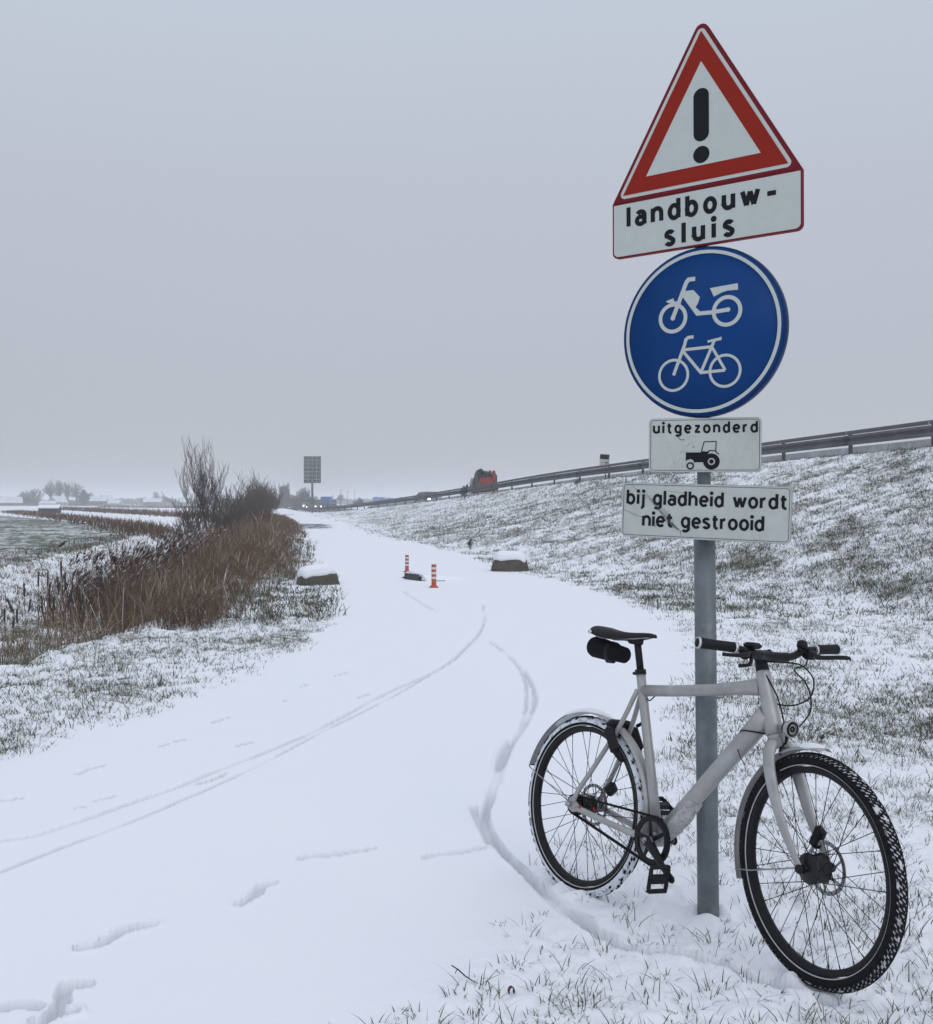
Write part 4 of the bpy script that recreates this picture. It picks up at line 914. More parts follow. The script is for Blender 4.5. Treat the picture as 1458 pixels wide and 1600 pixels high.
# stroke lettering -----------------------------------------------
def arc(cx, cy, rx, ry, a0, a1, n=14): return [(cx + rx * math.cos(R_(a0 + (a1 - a0) * i / n)), cy + ry * math.sin(R_(a0 + (a1 - a0) * i / n))) for i in range(n + 1)]
GL = {
    'l': (0.9, [[(0, 0), (0, 7.1)]]), 'i': (0.9, [[(0, 0), (0, 5)], 'dot0']),
    'n': (4.2, [[(0, 0), (0, 5)], [(0, 3.0)] + arc(1.65, 3.0, 1.65, 1.75, 150, 0) + [(3.3, 0)]]),
    'h': (4.2, [[(0, 0), (0, 7.1)], [(0, 3.0)] + arc(1.65, 3.0, 1.65, 1.75, 150, 0) + [(3.3, 0)]]),
    'u': (4.2, [[(0, 5), (0, 2.0)] + arc(1.65, 2.0, 1.65, 1.7, 180, 358), [(3.3, 0), (3.3, 5)]]),
    'a': (4.0, [[(3.1, 0), (3.1, 3.2)] + arc(1.6, 3.3, 1.5, 1.4, 5, 150, 10), arc(1.55, 1.5, 1.5, 1.35, 0, 360, 22) + []]),
    'd': (4.3, [[(3.3, 0), (3.3, 7.1)], arc(1.7, 2.45, 1.7, 2.3, 0, 360, 26)]),
    'b': (4.3, [[(0, 0), (0, 7.1)], arc(1.6, 2.45, 1.7, 2.3, 0, 360, 26)]),
    'o': (4.4, [arc(1.75, 2.45, 1.75, 2.3, 0, 360, 28)]),
    'e': (4.3, [arc(1.75, 2.45, 1.75, 2.3, 0, 318, 26), [(0.1, 2.45), (3.5, 2.45)]]),
    'g': (4.3, [[(3.3, 5), (3.3, -.6)] + arc(1.7, -.6, 1.6, 1.35, 0, -145, 12), arc(1.7, 2.5, 1.7, 2.25, 0, 360, 26)]),
    's': (3.7, [arc(1.45, 3.62, 1.3, 1.12, 25, 200, 10) + [(1.0, 2.85), (2.0, 2.2)] + arc(1.45, 1.28, 1.35, 1.15, 20, -160, 12)]),
    't': (3.0, [[(.8, 6.4), (.8, 1.6)] + arc(1.9, 1.5, 1.1, 1.3, 180, 275, 8) + [(2.4, .3)], [(-.3, 4.6), (2.3, 4.6)]]),
    'z': (3.9, [[(0.0, 4.5), (3.2, 4.5)], [(2.8, 4.4), (0.3, .5)], [(0.0, .5), (3.3, .5)]]),
    'r': (2.9, [[(0, 0), (0, 5)], [(0, 2.8)] + arc(1.7, 2.9, 1.7, 1.75, 165, 80, 8)]),
    'w': (6.3, [[(0, 5), (1.45, .05)], [(1.45, .05), (2.75, 4.7)], [(2.75, 4.7), (4.05, .05)], [(4.05, .05), (5.5, 5)]]),
    'j': (1.6, [[(.7, 5), (.7, -.8)] + arc(-.4, -.8, 1.1, 1.1, 0, -95, 8), 'dot.7']),
    '-': (3.9, [[(0.0, 2.7), (3.0, 2.7)]]), ' ': (2.4, []),
}
def stroke(mb, pts, wd, y0, th, closed=None):
    P = [Vector((p[0], 0, p[1])) for p in pts]; closed = (P[0] - P[-1]).length < 1e-4
    if closed: P = P[:-1]
    n = len(P); Lf = []; Rt = []
    for i in range(n):
        a = P[i - 1] if (i or closed) else None; b = P[(i + 1) % n] if (i < n - 1 or closed) else None
        d1 = (P[i] - a).normalized() if a is not None else None; d2 = (b - P[i]).normalized() if b is not None else None
        d1 = d1 or d2; d2 = d2 or d1; t = (d1 + d2); t = t.normalized() if t.length > 1e-6 else d1
        nrm = Vector((-t.z, 0, t.x)); k = 1 / max(.66, nrm.dot(Vector((-d1.z, 0, d1.x))))
        Lf.append(P[i] + nrm * wd / 2 * k); Rt.append(P[i] - nrm * wd / 2 * k)
    vs = []
    for q in (y0, y0 - th):
        for p in Lf: vs.append((p.x, q, p.z))
        for p in Rt: vs.append((p.x, q, p.z))
    m = 2 * n; fs = []
    for i in range(n if closed else n - 1):
        j = (i + 1) % n
        fs += [(m + i, m + j, m + n + j, m + n + i), (i, j, m + j, m + i), (n + i, m + n + i, m + n + j, n + j)]
    if not closed: fs += [(0, m, m + n, n), (n - 1, 2 * n - 1, m + 2 * n - 1, m + n - 1)]
    mb.add(vs, fs)
def disc(mb, cx, cz, r, y0, th, n=20, sx=1.0):
    mb.prism([(cx + sx * r * math.cos(2 * math.pi * k / n), cz + r * math.sin(2 * math.pi * k / n)) for k in range(n)], y0 - th, y0)
def text(parent, name, txt, x0, x1, z, unit, wd, y0, mat, slope=0.0):
    """letters between x0 and x1 on baseline z; unit = one fifth of the x-height"""
    nat = sum(GL[c][0] for c in txt) - .9; track = ((x1 - x0) / unit - nat) / max(len(txt) - 1, 1)
    mb = MB(); cx = x0; k = 0
    for c in txt:
        for s in GL[c][1]:
            k += 1; yy = y0 - .00015 * (k % 5)
            if isinstance(s, str): disc(mb, cx + float(s[3:] or 0) * unit, z + 6.6 * unit, wd * .66 * unit, yy, .0006, 14)
            else: stroke(mb, [(cx + p[0] * unit, z + p[1] * unit) for p in s], wd * unit, yy, .0006)
        cx += (GL[c][0] + track) * unit
    o = mb.build(name, mat, parent); o['kind'] = 'stuff'; return o
def round_poly(pts, r, n=6):
    out_ = []; m = len(pts); rr = r if hasattr(r, '__len__') else [r] * m
    for i in range(m):
        p, a, b = Vector(pts[i]), Vector(pts[i - 1]), Vector(pts[(i + 1) % m]); da = (a - p).normalized(); db = (b - p).normalized()
        ang = math.acos(max(-1, min(1, da.dot(db)))); t = rr[i] / math.tan(ang / 2)
        if rr[i] <= 0: out_.append(tuple(p)); continue
        bis = (da + db).normalized(); c = p + bis * (rr[i] / math.sin(ang / 2)); s = p + da * t; e2 = p + db * t
        a0 = math.atan2(s.y - c.y, s.x - c.x); a1 = math.atan2(e2.y - c.y, e2.x - c.x); dl = (a1 - a0 + math.pi) % (2 * math.pi) - math.pi
        for k in range(n + 1): q = a0 + dl * k / n; out_.append((c.x + rr[i] * math.cos(q), c.y + rr[i] * math.sin(q)))
    return out_
def inset(pts, d):
    m = len(pts); V = [Vector(p) for p in pts]; o = []; area = sum(V[i - 1].x * V[i].y - V[i].x * V[i - 1].y for i in range(m)); sg = 1 if area > 0 else -1
    for i in range(m):
        d1 = (V[i] - V[i - 1]).normalized(); d2 = (V[(i + 1) % m] - V[i]).normalized(); n1 = Vector((-d1.y, d1.x)) * sg; n2 = Vector((-d2.y, d2.x)) * sg
        b = (n1 + n2).normalized(); o.append(tuple(V[i] + b * (d / max(.3, b.dot(n1)))))
    return o
def plate_frame(z, yaw, roll=0.0, dx=0.0, fwd=.045):
    a = R_(yaw); nrm = Vector((-math.sin(a), -math.cos(a), 0))
    return Matrix.Translation(Vector((PX + px_(z), PY, 0)) + nrm * fwd + Vector((math.cos(a), -math.sin(a), 0)) * dx + Vector((0, 0, z))) @ Matrix.Rotation(-a, 4, 'Z') @ Matrix.Rotation(R_(roll), 4, 'Y')
def P_(name, poly, ya, yb, mat, par): return fix_normals(MB().prism(poly, ya, yb).build(name, mat, par))
def ringp(name, outer, inner, ya, yb, mat, par):
    n = len(outer); vs = [(a, ya, b) for a, b in outer] + [(a, ya, b) for a, b in inner] + [(a, yb, b) for a, b in outer] + [(a, yb, b) for a, b in inner]; fs = []
    for i in range(n):
        j = (i + 1) % n; fs += [(i, j, n + j, n + i), (2 * n + i, 3 * n + i, 3 * n + j, 2 * n + j), (i, 2 * n + i, 2 * n + j, j), (n + i, n + j, 3 * n + j, 3 * n + i)]
    return fix_normals(MB().add(vs, fs).build(name, mat, par))
def clampset(par, zz):
    for z in zz: MB().box((0, .036, z), (.10, .03, .035), None, .004).build('clamp', M['galv'], par)
# warning sign: triangle over a text panel, one pressed plate
s1 = empty('warning_sign', M=plate_frame(2.382, 35.1, -.2, .022), label='white plate with a red warning triangle and exclamation mark above the words landbouw-sluis', cat='sign')
hw, ph, th_ = .350, .203, .602
outl = [(-hw, 0), (hw, 0), (hw, ph), (.006, ph + th_ * .985), (-.006, ph + th_ * .985), (-hw, ph)]
outr = round_poly([(-hw, 0), (hw, 0), (hw, ph), (0, ph + .606), (-hw, ph)], [.022, .022, .006, .026, .006])
P_('back_plate', outr, 0, .013, M['sign_rim'], s1)
P_('rim', round_poly([(-hw, 0), (hw, 0), (hw, ph), (0, ph + .606), (-hw, ph)], [.022, .022, .006, .026, .006]), -.004, .0, M['sign_rim'], s1)
panel = round_poly(inset([(-hw, 0), (hw, 0), (hw, ph), (-hw, ph)], .006), [.018, .018, .002, .002]); P_('text_panel', panel, -.0055, -.004, M['sign_white'], s1)
tri = [(-hw, ph - .001), (hw, ph - .001), (0, ph + .606)]
P_('red_border', round_poly(inset(tri, .004), [.006, .006, .022]), -.007, -.0055, M['sign_rim'], s1)
P_('white_line', round_poly(inset(tri, .014), [.016, .016, .016]), -.0080, -.0070, M['sign_white'], s1)
P_('red_band', inset(tri, .026), -.0090, -.0080, M['sign_red'], s1)
P_('white_field', inset(tri, .080), -.0100, -.0090, M['sign_white'], s1)
mb = MB(); mb.prism(round_poly([(-.0285, ph + .163), (.0285, ph + .163), (.0285, ph + .350), (-.0285, ph + .350)], .0280, 8), -.0108, -.0100); mb.build('exclamation_bar', M['sign_black'], s1)
mb = MB(); disc(mb, 0, ph + .116, .0300, -.0100, .0008, 28); mb.build('exclamation_dot', M['sign_black'], s1)
text(s1, 'lettering', 'landbouw-', -.284, .262, .1125, .0099, 1.66, -.0055, M['sign_black'])
text(s1, 'lettering', 'sluis', -.136, .110, .0205, .0099, 1.66, -.0055, M['sign_black'])
clampset(s1, (.05, .33))
# blue round sign
s2 = empty('cycle_path_sign', M=plate_frame(2.078, 35.1, 0, .0125, .048), label='round blue sign with a white moped above a white bicycle', cat='sign')
fix_normals(MB().lathe([(.0, -.002), (.294, -.002), (.300, .002), (.3025, .012), (.3025, .030), (.296, .034), (.292, .026), (.290, .010), (0, .010)], n=72, axis='y').build('plate', M['sign_rimblue'], s2))
MB().lathe([(0, -.004), (.2935, -.004), (.2935, -.002)], n=72, axis='y').build('blue_field', M['sign_blue'], s2)
MB().lathe([(.2745, -.0042), (.2745, -.0056), (.2865, -.0056), (.2865, -.0042)], n=72, axis='y', smooth=False).build('white_ring', M['sign_white'], s2)
dx_ = .0125
def icon(name, fn):
    mb = MB(); fn(mb); return mb.build(name, M['sign_white'], s2)
def circ(cx, cz, r, n=36): return arc(cx, cz, r, r, 0, 360, n)
k_ = [0]
def st(mb, pts, wd): k_[0] += 1; stroke(mb, [(p[0] + dx_, p[1]) for p in pts], wd, -.0042 - .00012 * (k_[0] % 6), .0010)
def pg(mb, pts): k_[0] += 1; mb.prism([(p[0] + dx_, p[1]) for p in pts], -.0052 - .00012 * (k_[0] % 6), -.0042)
def moped(mb):
    st(mb, circ(-.1153, .0582, .0480), .0135); st(mb, circ(.0850, .0625, .0480), .0135)
    st(mb, [(-.1153, .0582), (-.0640, .1800), (-.0560, .1890), (-.0310, .1890)], .0150)
    pg(mb, arc(-.1153, .0582, .0085, .0085, 0, 360, 14)[:-1])
    pg(mb, [(-.1419, .1215), (-.1330, .1145), (-.110, .1100), (-.0850, .1050), (-.0870, .1160), (-.1090, .1170), (-.1138, .1295)])
    pg(mb, [(-.0830, .1370), (-.0700, .1500), (-.0380, .1500), (-.0136, .1218), (-.0215, .1000), (-.0300, .0880), (-.0129, .0716), (-.0262, .0570)])
    st(mb, [(-.0262, .0645), (.0300, .0635), (.0890, .0668)], .0140)
    pg(mb, arc(.0890, .0668, .0080, .0080, 0, 360, 14)[:-1])
    pg(mb, [(.0234, .1490), (.1235, .1539), (.1249, .1312), (.0880, .1330), (.0679, .1293), (.0378, .1178)])
def cycle(mb):
    st(mb, circ(-.1129, -.1470, .0545), .0095); st(mb, circ(.0780, -.1450, .0545), .0095)
    st(mb, [(-.1129, -.1470), (-.0704, -.0401), (-.0660, -.0230), (-.0570, -.0165), (-.0375, -.0160)], .0115)
    st(mb, [(-.0800, -.0590), (.0300, -.0570)], .0105); st(mb, [(-.0800, -.0600), (-.0100, -.1450), (.0780, -.1430)], .0105)
    st(mb, [(-.0100, -.1450), (.0420, -.0310)], .0105); st(mb, [(.0790, -.1430), (.0320, -.0600)], .0095)
    pg(mb, [(.0140, -.0340), (.0600, -.0270), (.0660, -.0250), (.0650, -.0370), (.0300, -.0400), (.0160, -.0420)])
icon('moped_symbol', moped); icon('bicycle_symbol', cycle); clampset(s2, (.18, -.16))
# exception plate with tractor
s3 = empty('exception_plate', M=plate_frame(1.678, 15, .3, .004, .045), label='small white plate reading uitgezonderd over a black tractor symbol', cat='sign')
def board(e_, W_, H_, black=True):
    o4 = [(-W_ / 2, -H_ / 2), (W_ / 2, -H_ / 2), (W_ / 2, H_ / 2), (-W_ / 2, H_ / 2)]
    P_('plate', round_poly(o4, .016), 0, .016, M['alu'], e_); P_('face', round_poly(inset(o4, .0012), .015), -.0025, 0, M['sign_old'], e_)
    a = round_poly(inset(o4, .0062), .012); b = round_poly(inset(o4, .0078), .0105); ringp('edge_line', a, b, -.0031, -.0025, M['sign_black'], e_)
board(s3, .388, .192)
text(s3, 'lettering', 'uitgezonderd', -.176, .178, .044, .0053, 1.5, -.0025, M['sign_black'])
tx = .024
def tractor(mb):
    y0 = -.0025; A = lambda p: [(q[0] + tx, q[1]) for q in p]
    mb.prism(A([(-.088, -.026), (-.037, -.026), (-.030, -.022), (-.006, -.024), (-.018, -.040), (-.022, -.061), (-.060, -.061), (-.062, -.054), (-.072, -.049), (-.082, -.052), (-.088, -.058)]), y0 - .0006, y0)
    stroke(mb, A([(-.0345, -.024), (-.0250, .0110), (.0165, .0120), (.0150, -.024)]), .0034, y0 - .0001, .0006)
    stroke(mb, A([(-.020, -.030), (-.006, -.0195), (.012, -.021), (.026, -.0335)]), .0036, y0 - .0002, .0006)
    stroke(mb, A(circ(-.0723, -.0735, .0105)), .0052, y0 - .0003, .0006); stroke(mb, A(circ(.0004, -.0585, .0205)), .0160, y0 - .0004, .0006); disc(mb, .0004 + tx, -.0585, .0080, y0 - .0005, .0006, 18)
mb = MB(); tractor(mb); mb.build('tractor_symbol', M['sign_black'], s3)['kind'] = 'stuff'
def marks_on(par, lines, name='scratch', wd=.0008):
    mb = MB()
    for i, l in enumerate(lines): stroke(mb, l[0] if isinstance(l, tuple) else l, (l[1] if isinstance(l, tuple) else wd), -.0032 - .00008 * (i % 6), .0002)
    o = mb.build(name, M['scratch'], par); o['kind'] = 'stuff'
rs = random.Random(2); L_ = []
for i in range(60):
    x = rs.uniform(-.14, -.03); z = rs.uniform(-.085, .035); 
    if abs((z + .03) - (-x - .09) * -.4) > .06: continue
    a = rs.uniform(.5, 2.3); l = rs.uniform(.0008, .005); L_.append(([(x, z), (x + l * math.cos(a), z + l * math.sin(a))], rs.uniform(.0005, .0016)))
L_ += [([(-.093, .030), (-.088, .024), (-.082, .019), (-.073, .020)], .0018), ([(-.072, .022), (-.068, .016)], .0015), ([(-.04, -.004), (-.036, -.010)], .002)]
marks_on(s3, L_); clampset(s3, (0.0,))
# lower plate
s4 = empty('winter_notice_plate', M=plate_frame(1.4405, 24.6, 1.9, .010, .062), label='wide scratched white plate reading bij gladheid wordt niet gestrooid, lowest on the post', cat='sign')
board(s4, .592, .196)
text(s4, 'lettering', 'bij gladheid wordt', -.274, .277, .0215, .0070, 1.42, -.0025, M['sign_black'])
text(s4, 'lettering', 'niet gestrooid', -.214, .204, -.0560, .0070, 1.42, -.0025, M['sign_black'])
L_ = []
for i in range(11):
    a = rs.uniform(-.004, .012); L_.append(([(-.232 + a + .012 * i, .072 - .009 * i), (-.175 + a + .007 * i, .012 - .008 * i + rs.uniform(-.004, .004)), (-.128 + a * .5 + .002 * i, -.034 - rs.uniform(0, .012)), (-.092 + rs.uniform(-.01, .01), -.06 + rs.uniform(-.006, .006))], rs.uniform(.0005, .0011)))
L_ += [([(-.262, .092), (-.236, .066), (-.205, .042)], .001), ([(-.292, .0), (-.262, -.010), (-.236, -.022), (-.215, -.026)], .001), ([(-.092, -.058), (-.078, -.070), (-.077, -.088)], .0013), ([(-.180, -.050), (-.170, -.045), (-.163, -.047)], .0012), ([(-.165, -.052), (-.172, -.060)], .0015), ([(-.125, .070), (-.05, .064)], .0006), ([(-.14, .091), (-.134, .088)], .002)]
marks_on(s4, L_); clampset(s4, (.0,))

# ================================================================== THE BICYCLE
BO = Vector((.4229, 3.8375, -.0342)); Bf = Vector((0.5622128, -0.82412594, 0.06879835)); Bl = Vector((0.81938817, 0.54385644, -0.18117174)); Bu = Vector((0.11189191, 0.15822963, 0.98104209))
BM = Matrix(((Bf.x, Bl.x, Bu.x, BO.x), (Bf.y, Bl.y, Bu.y, BO.y), (Bf.z, Bl.z, Bu.z, BO.z), (0, 0, 0, 1)))
bike = empty('bicycle', M=BM, label='silver grey bicycle with black wheels and belt drive leaning against the sign post', cat='bicycle')
RW, WB, HA, OFF, STEER = .338, 1.065, 1.2424, .0444, -.195
ax_ = Vector((-math.cos(HA), 0, math.sin(HA))); cst = Vector((WB - math.sin(HA) * OFF, 0, RW - math.cos(HA) * OFF))
MS = Matrix.Translation(cst) @ Matrix.Rotation(STEER, 4, ax_) @ Matrix.Translation(-cst)
def part(mb, name, mat, par=bike, M_=None): return mb.build(name, mat, par, M_)
def dense(pts, n=6): return [tuple(q) for q in smooth3(pts, n)]
def smooth3(pts, n=6):
    P = [np.array(p, float) for p in pts]; P = [2 * P[0] - P[1]] + P + [2 * P[-1] - P[-2]]; o = []
    for i in range(1, len(P) - 2):
        for k in range(n):
            t = k / n; a, b, c, d = P[i - 1:i + 3]; o.append(.5 * ((2 * b) + (-a + c) * t + (2 * a - 5 * b + 4 * c - d) * t * t + (-a + 3 * b - 3 * c + d) * t ** 3))
    o.append(P[-2]); return o
Fm = M['frame']
BB = (.402, 0, .288)
part(MB().tube([(.262, 0, .800), (.42, 0, .812), (.62, 0, .833), (.74, 0, .850), (.815, 0, .860)], [.0215, .0205, .021, .024, .030], 20, flat=.80, up=(0, 0, 1)), 'top_tube', Fm)
part(MB().tube([(.845, 0, .775), (.78, 0, .700), (.68, 0, .592), (.55, 0, .450), (.425, 0, .312)], [.036, .034, .031, .030, .029], 20, flat=.86, up=(1, 0, 0)), 'down_tube', Fm)
part(MB().tube([(.2445, 0, .872), (.262, 0, .805), (.33, 0, .555), (.402, 0, .288)], [.0175, .0175, .0175, .0195], 18), 'seat_tube', Fm)
part(MB().tube([(.814, 0, .912), (.8165, 0, .903), (.838, 0, .835), (.868, 0, .745), (.880, 0, .712)], [.022, .0245, .0245, .0285, .029], 20), 'head_tube', Fm)
part(MB().tube([(.402, -.036, .288), (.402, .036, .288)], .025, 20), 'bottom_bracket', Fm)
for s in (-1, 1):
    part(MB().tube(dense([(.249, s * .012, .800), (.19, s * .030, .660), (.10, s * .055, .500), (.035, s * .067, .400), (.010, s * .068, .350)]), .0095, 12), 'seat_stay', Fm)
    part(MB().tube(dense([(.385, s * .028, .285), (.30, s * .040, .293), (.18, s * .055, .308), (.03, s * .066, .330)]), [.0135] * 8 + [.012] * 11, 12, flat=.85), 'chain_stay', Fm)
    part(fix_holder := MB().prism([(-.020, .325), (-.012, .360), (.008, .372), (.022, .355), (.050, .338), (.045, .318), (.010, .312)], s * .068 - .004, s * .068 + .004), 'dropout', Fm)
part(MB().tube([(.052, -.004, .33), (.052, .004, .33)], .006, 8).tube([(.052, -.0675 - .006, .334), (.052, -.0675 + .006, .334)], .0075, 10), 'axle_adjuster', M['red_part'])['kind'] = 'stuff'
# frozen dirty spray on the lower down tube
fr = MB(); rg = np.random.default_rng(4)
P = [(.56 - .145 * t, 0, .455 - .155 * t) for t in np.linspace(0, 1, 12)]
secs = []
for i, p in enumerate(P):
    d = Vector((-.145, 0, -.155)).normalized(); nrm = Vector((d.z, 0, -d.x)); nrm = nrm if nrm.z < 0 else -nrm
    th_ = .012 * math.sin(math.pi * min(i + .6, 11.4) / 12) + .004
    secs.append([tuple(Vector(p) + nrm * ((.0275 + th_ * (.7 + .5 * rg.random())) * math.cos(a)) + Vector((0, 1, 0)) * ((.0265 + th_ * .5) * math.sin(a))) for a in np.linspace(-1.5, 1.5, 9)] + [tuple(Vector(p) + nrm * .004)])
part(fr.loft(secs), 'frozen_dirt', M['frost'])
# seat post, clamp and saddle
part(MB().tube([(.247, 0, .862), (.2235, 0, .948), (.217, 0, .972)], [.0137, .0137, .0137], 16).box((.205, 0, .982), (.060, .036, .026), Matrix.Rotation(R_(5), 3, 'Y').to_4x4(), .006), 'seat_post', M['black'])['kind'] = 'stuff'
part(MB().tube([(.2475, 0, .858), (.2435, 0, .876)], [.021, .021], 18), 'seat_clamp', M['black'])
part(MB().tube([(.222, 0, .862), (.205, .004, .860)], [.007, .006], 8), 'clamp_bolt', M['black'])
sec = []
prof = [(-.018, .004, 1.018, .012), (-.012, .048, 1.030, .030), (.010, .068, 1.036, .038), (.045, .070, 1.033, .045), (.085, .060, 1.026, .046), (.125, .044, 1.020, .040), (.165, .031, 1.017, .034), (.205, .024, 1.017, .030), (.245, .0205, 1.018, .026), (.280, .0185, 1.018, .022), (.302, .014, 1.014, .018), (.312, .005, 1.008, .010)]
for (x, hw_, zt_, dr) in prof:
    ring = []
    for k in range(20):
        a = math.pi * (k / 19); yy = -hw_ * math.cos(a); ring.append((x, yy, zt_ - dr * (1 - math.sin(a)) ** 1.0 - .003 * math.cos(yy / max(hw_, .001) * 3.1)))
    for k in range(8): yy = hw_ * (1 - 2 * (k + .5) / 8) * .86; ring.append((x, yy, zt_ - dr * .80 - .002))
    sec.append(ring)
sad = part(fix_holder := MB().loft(sec), 'saddle', M['leather']); fix_normals(sad)
part(MB().lathe([(0, .0), (.008, .0), (.008, .003), (0, .004)], n=14, axis='y'), 'rivet', M['silver'], sad, Matrix.Translation((.018, -.0700, 1.004)) @ Matrix.Rotation(R_(200), 4, 'Z'))
for s in (-1, 1): part(MB().tube(dense([(.015, s * .032, .992), (.06, s * .030, .985), (.16, s * .022, .988), (.215, s * .020, .990), (.262, s * .012, .996), (.286, s * .006, 1.000)]), .0036, 8), 'rail', M['steel'], sad)
# bag strapped under the saddle: a thing of its own
bag = empty('saddle_bag', M=BM, label='black roll-shaped saddle bag strapped under the bicycle saddle', cat='bag')
prof = [(0, -.064), (.020, -.063), (.038, -.055), (.0425, -.040), (.0400, .03), (.034, .10), (.031, .155), (.026, .162), (0, .163)]
o = MB().lathe(prof, n=28, axis='x').build('bag_body', M['fabric'], bag, Matrix.Translation((.022, -.004, .944)) @ Matrix.Rotation(R_(8), 4, 'Y') @ Matrix.Diagonal((.88, 1, 1, 1)))
MB().lathe([(.0385, 0), (.0395, .004), (.0395, .020), (.0385, .024)], n=28, axis='x').build('strap', M['satin'], bag, Matrix.Translation((.075, -.004, .937)) @ Matrix.Rotation(R_(8), 4, 'Y'))
MB().box((.085, -.010, .898), (.046, .022, .016), None, .005).build('buckle', M['black'], bag)
MB().lathe([(.0325, .0), (.0345, -.003), (.0290, -.006)], n=28, axis='x').build('end_piping', M['satin'], bag, Matrix.Translation((-.027, -.004, .951)) @ Matrix.Rotation(R_(8), 4, 'Y'))

# wheels
def wheel(name, M_, snowy, hubfn):
    hub = MB(); hubfn(hub); w_ = hub.build(name, M['hub'], bike, M_); w_['kind'] = 'stuff'; sub = lambda mb, nm, mt: mb.build(nm, mt, w_)
    tr, tc_ = .0195, RW - .021
    prof = [(tc_ + math.cos(a) * .0205, math.sin(a) * tr) for a in np.linspace(-2.35, 2.35, 17)]
    sub(MB().lathe(prof, n=120, axis='y'), 'tyre', M['rubber'])
    sub(MB().lathe([(RW - .040, -.0130), (RW - .050, -.0135), (RW - .058, -.0095), (RW - .061, 0), (RW - .058, .0095), (RW - .050, .0135), (RW - .040, .0130)], n=96, axis='y'), 'rim', M['black'])
    for s in (-1, 1): sub(MB().lathe([(RW - .0375, s * .0150), (RW - .0360, s * .01635), (RW - .0345, s * .0172)], n=110, axis='y'), 'reflective_stripe', M['reflex'])
    # tread: a band of packed snow with dark rubber blocks standing out of it
    sub(MB().lathe([(tc_ + math.cos(a) * .0212, math.sin(a) * (tr + .0006)) for a in np.linspace(*((-1.75, 1.75) if snowy else (-1.12, 1.12)), 13)], n=160, axis='y'), 'snow_in_tread', M['tread_snow'] if not snowy else M['tread_snow_thick'])
    tb = MB(); n_ = 104; rd = random.Random(5)
    for i in range(n_):
        for j in range(6):
            if rd.random() < (.62 if snowy else .05): continue
            a = 2 * math.pi * (i + .5 * (j % 2) + abs(j - 2.5) * .28) / n_; ph_ = (-1.02 + .408 * j); rr = .0228
            c = Vector(((tc_ + math.cos(ph_) * rr), math.sin(ph_) * (tr + .0018), 0)); rot = Matrix.Rotation(-a, 3, 'Y')
            hl, hw2 = .0076, .0041; sk = .0035 * (1 if j > 2 else -1)
            t_ = Vector((0, 0, 1)); s_ = Vector((-math.sin(ph_), math.cos(ph_), 0)); n3 = Vector((math.cos(ph_), math.sin(ph_), 0))
            vs = []
            for dn, k in ((-.003, 1.0), (.0005, .86)):
                for u_, v_ in ((-1, -1), (1, -1), (1, 1), (-1, 1)): vs.append(rot @ (c + t_ * (u_ * hl * k + sk * v_) + s_ * v_ * hw2 * k + n3 * dn))
            tb.add(vs, [(4, 5, 6, 7), (0, 1, 5, 4), (1, 2, 6, 5), (2, 3, 7, 6), (3, 0, 4, 7)])
    sub(tb, 'tread_blocks', M['rubber'])['kind'] = 'stuff'
    return w_
m, n, b = newmat('packed_tread_snow'); v = coords(n); f = noise(n, 55, 4, .7, v)
n.links.new(mixc(n, ramp(n, f, .38, .55), (.03, .03, .033), (.60, .62, .66)), b.inputs['Base Color']); b.inputs['Roughness'].default_value = .9; M['tread_snow'] = m
m, n, b = newmat('thick_tread_snow'); v = coords(n); f = noise(n, 40, 5, .7, v)
n.links.new(mixc(n, ramp(n, f, .33, .48), (.05, .05, .053), (.66, .69, .74)), b.inputs['Base Color']); b.inputs['Roughness'].default_value = .9; M['tread_snow_thick'] = m
def spokes(w_, fr_l, fr_r, yl, yr, nsp):
    proto = None
    for i in range(nsp):
        side = 1 if i % 2 else -1; fr_, yy = (fr_l, yl) if side > 0 else (fr_r, yr)
        a = 2 * math.pi * i / nsp; lead = (1 if (i // 2) % 2 else -1) * R_(62)
        p0 = Vector((fr_ * math.cos(a + lead), side * yy, fr_ * math.sin(a + lead))); p1 = Vector(((RW - .060) * math.cos(a), side * .003, (RW - .060) * math.sin(a)))
        d = (p0 - p1).normalized()
        o = MB().tube([p1, p1 + d * .012, p1 + d * .0121, p0], [.0021, .0019, .00125, .00125], 6).build('spoke', M['spoke'], w_)
def gear_hub(mb): mb.lathe([(0, -.066), (.009, -.066), (.009, -.045), (.020, -.042), (.036, -.036), (.040, -.031), (.030, -.026), (.033, 0), (.030, .022), (.036, .027), (.036, .031), (.018, .036), (.016, .055), (.009, .056), (.009, .066), (0, .066)], n=32, axis='y', smooth=False)
def dyn_hub(mb): mb.lathe([(0, -.052), (.010, -.052), (.012, -.040), (.028, -.036), (.044, -.030), (.046, -.026), (.042, -.022), (.040, 0), (.042, .020), (.044, .024), (.040, .028), (.020, .033), (.018, .044), (.008, .045), (.008, .054), (0, .054)], n=32, axis='y', smooth=False)
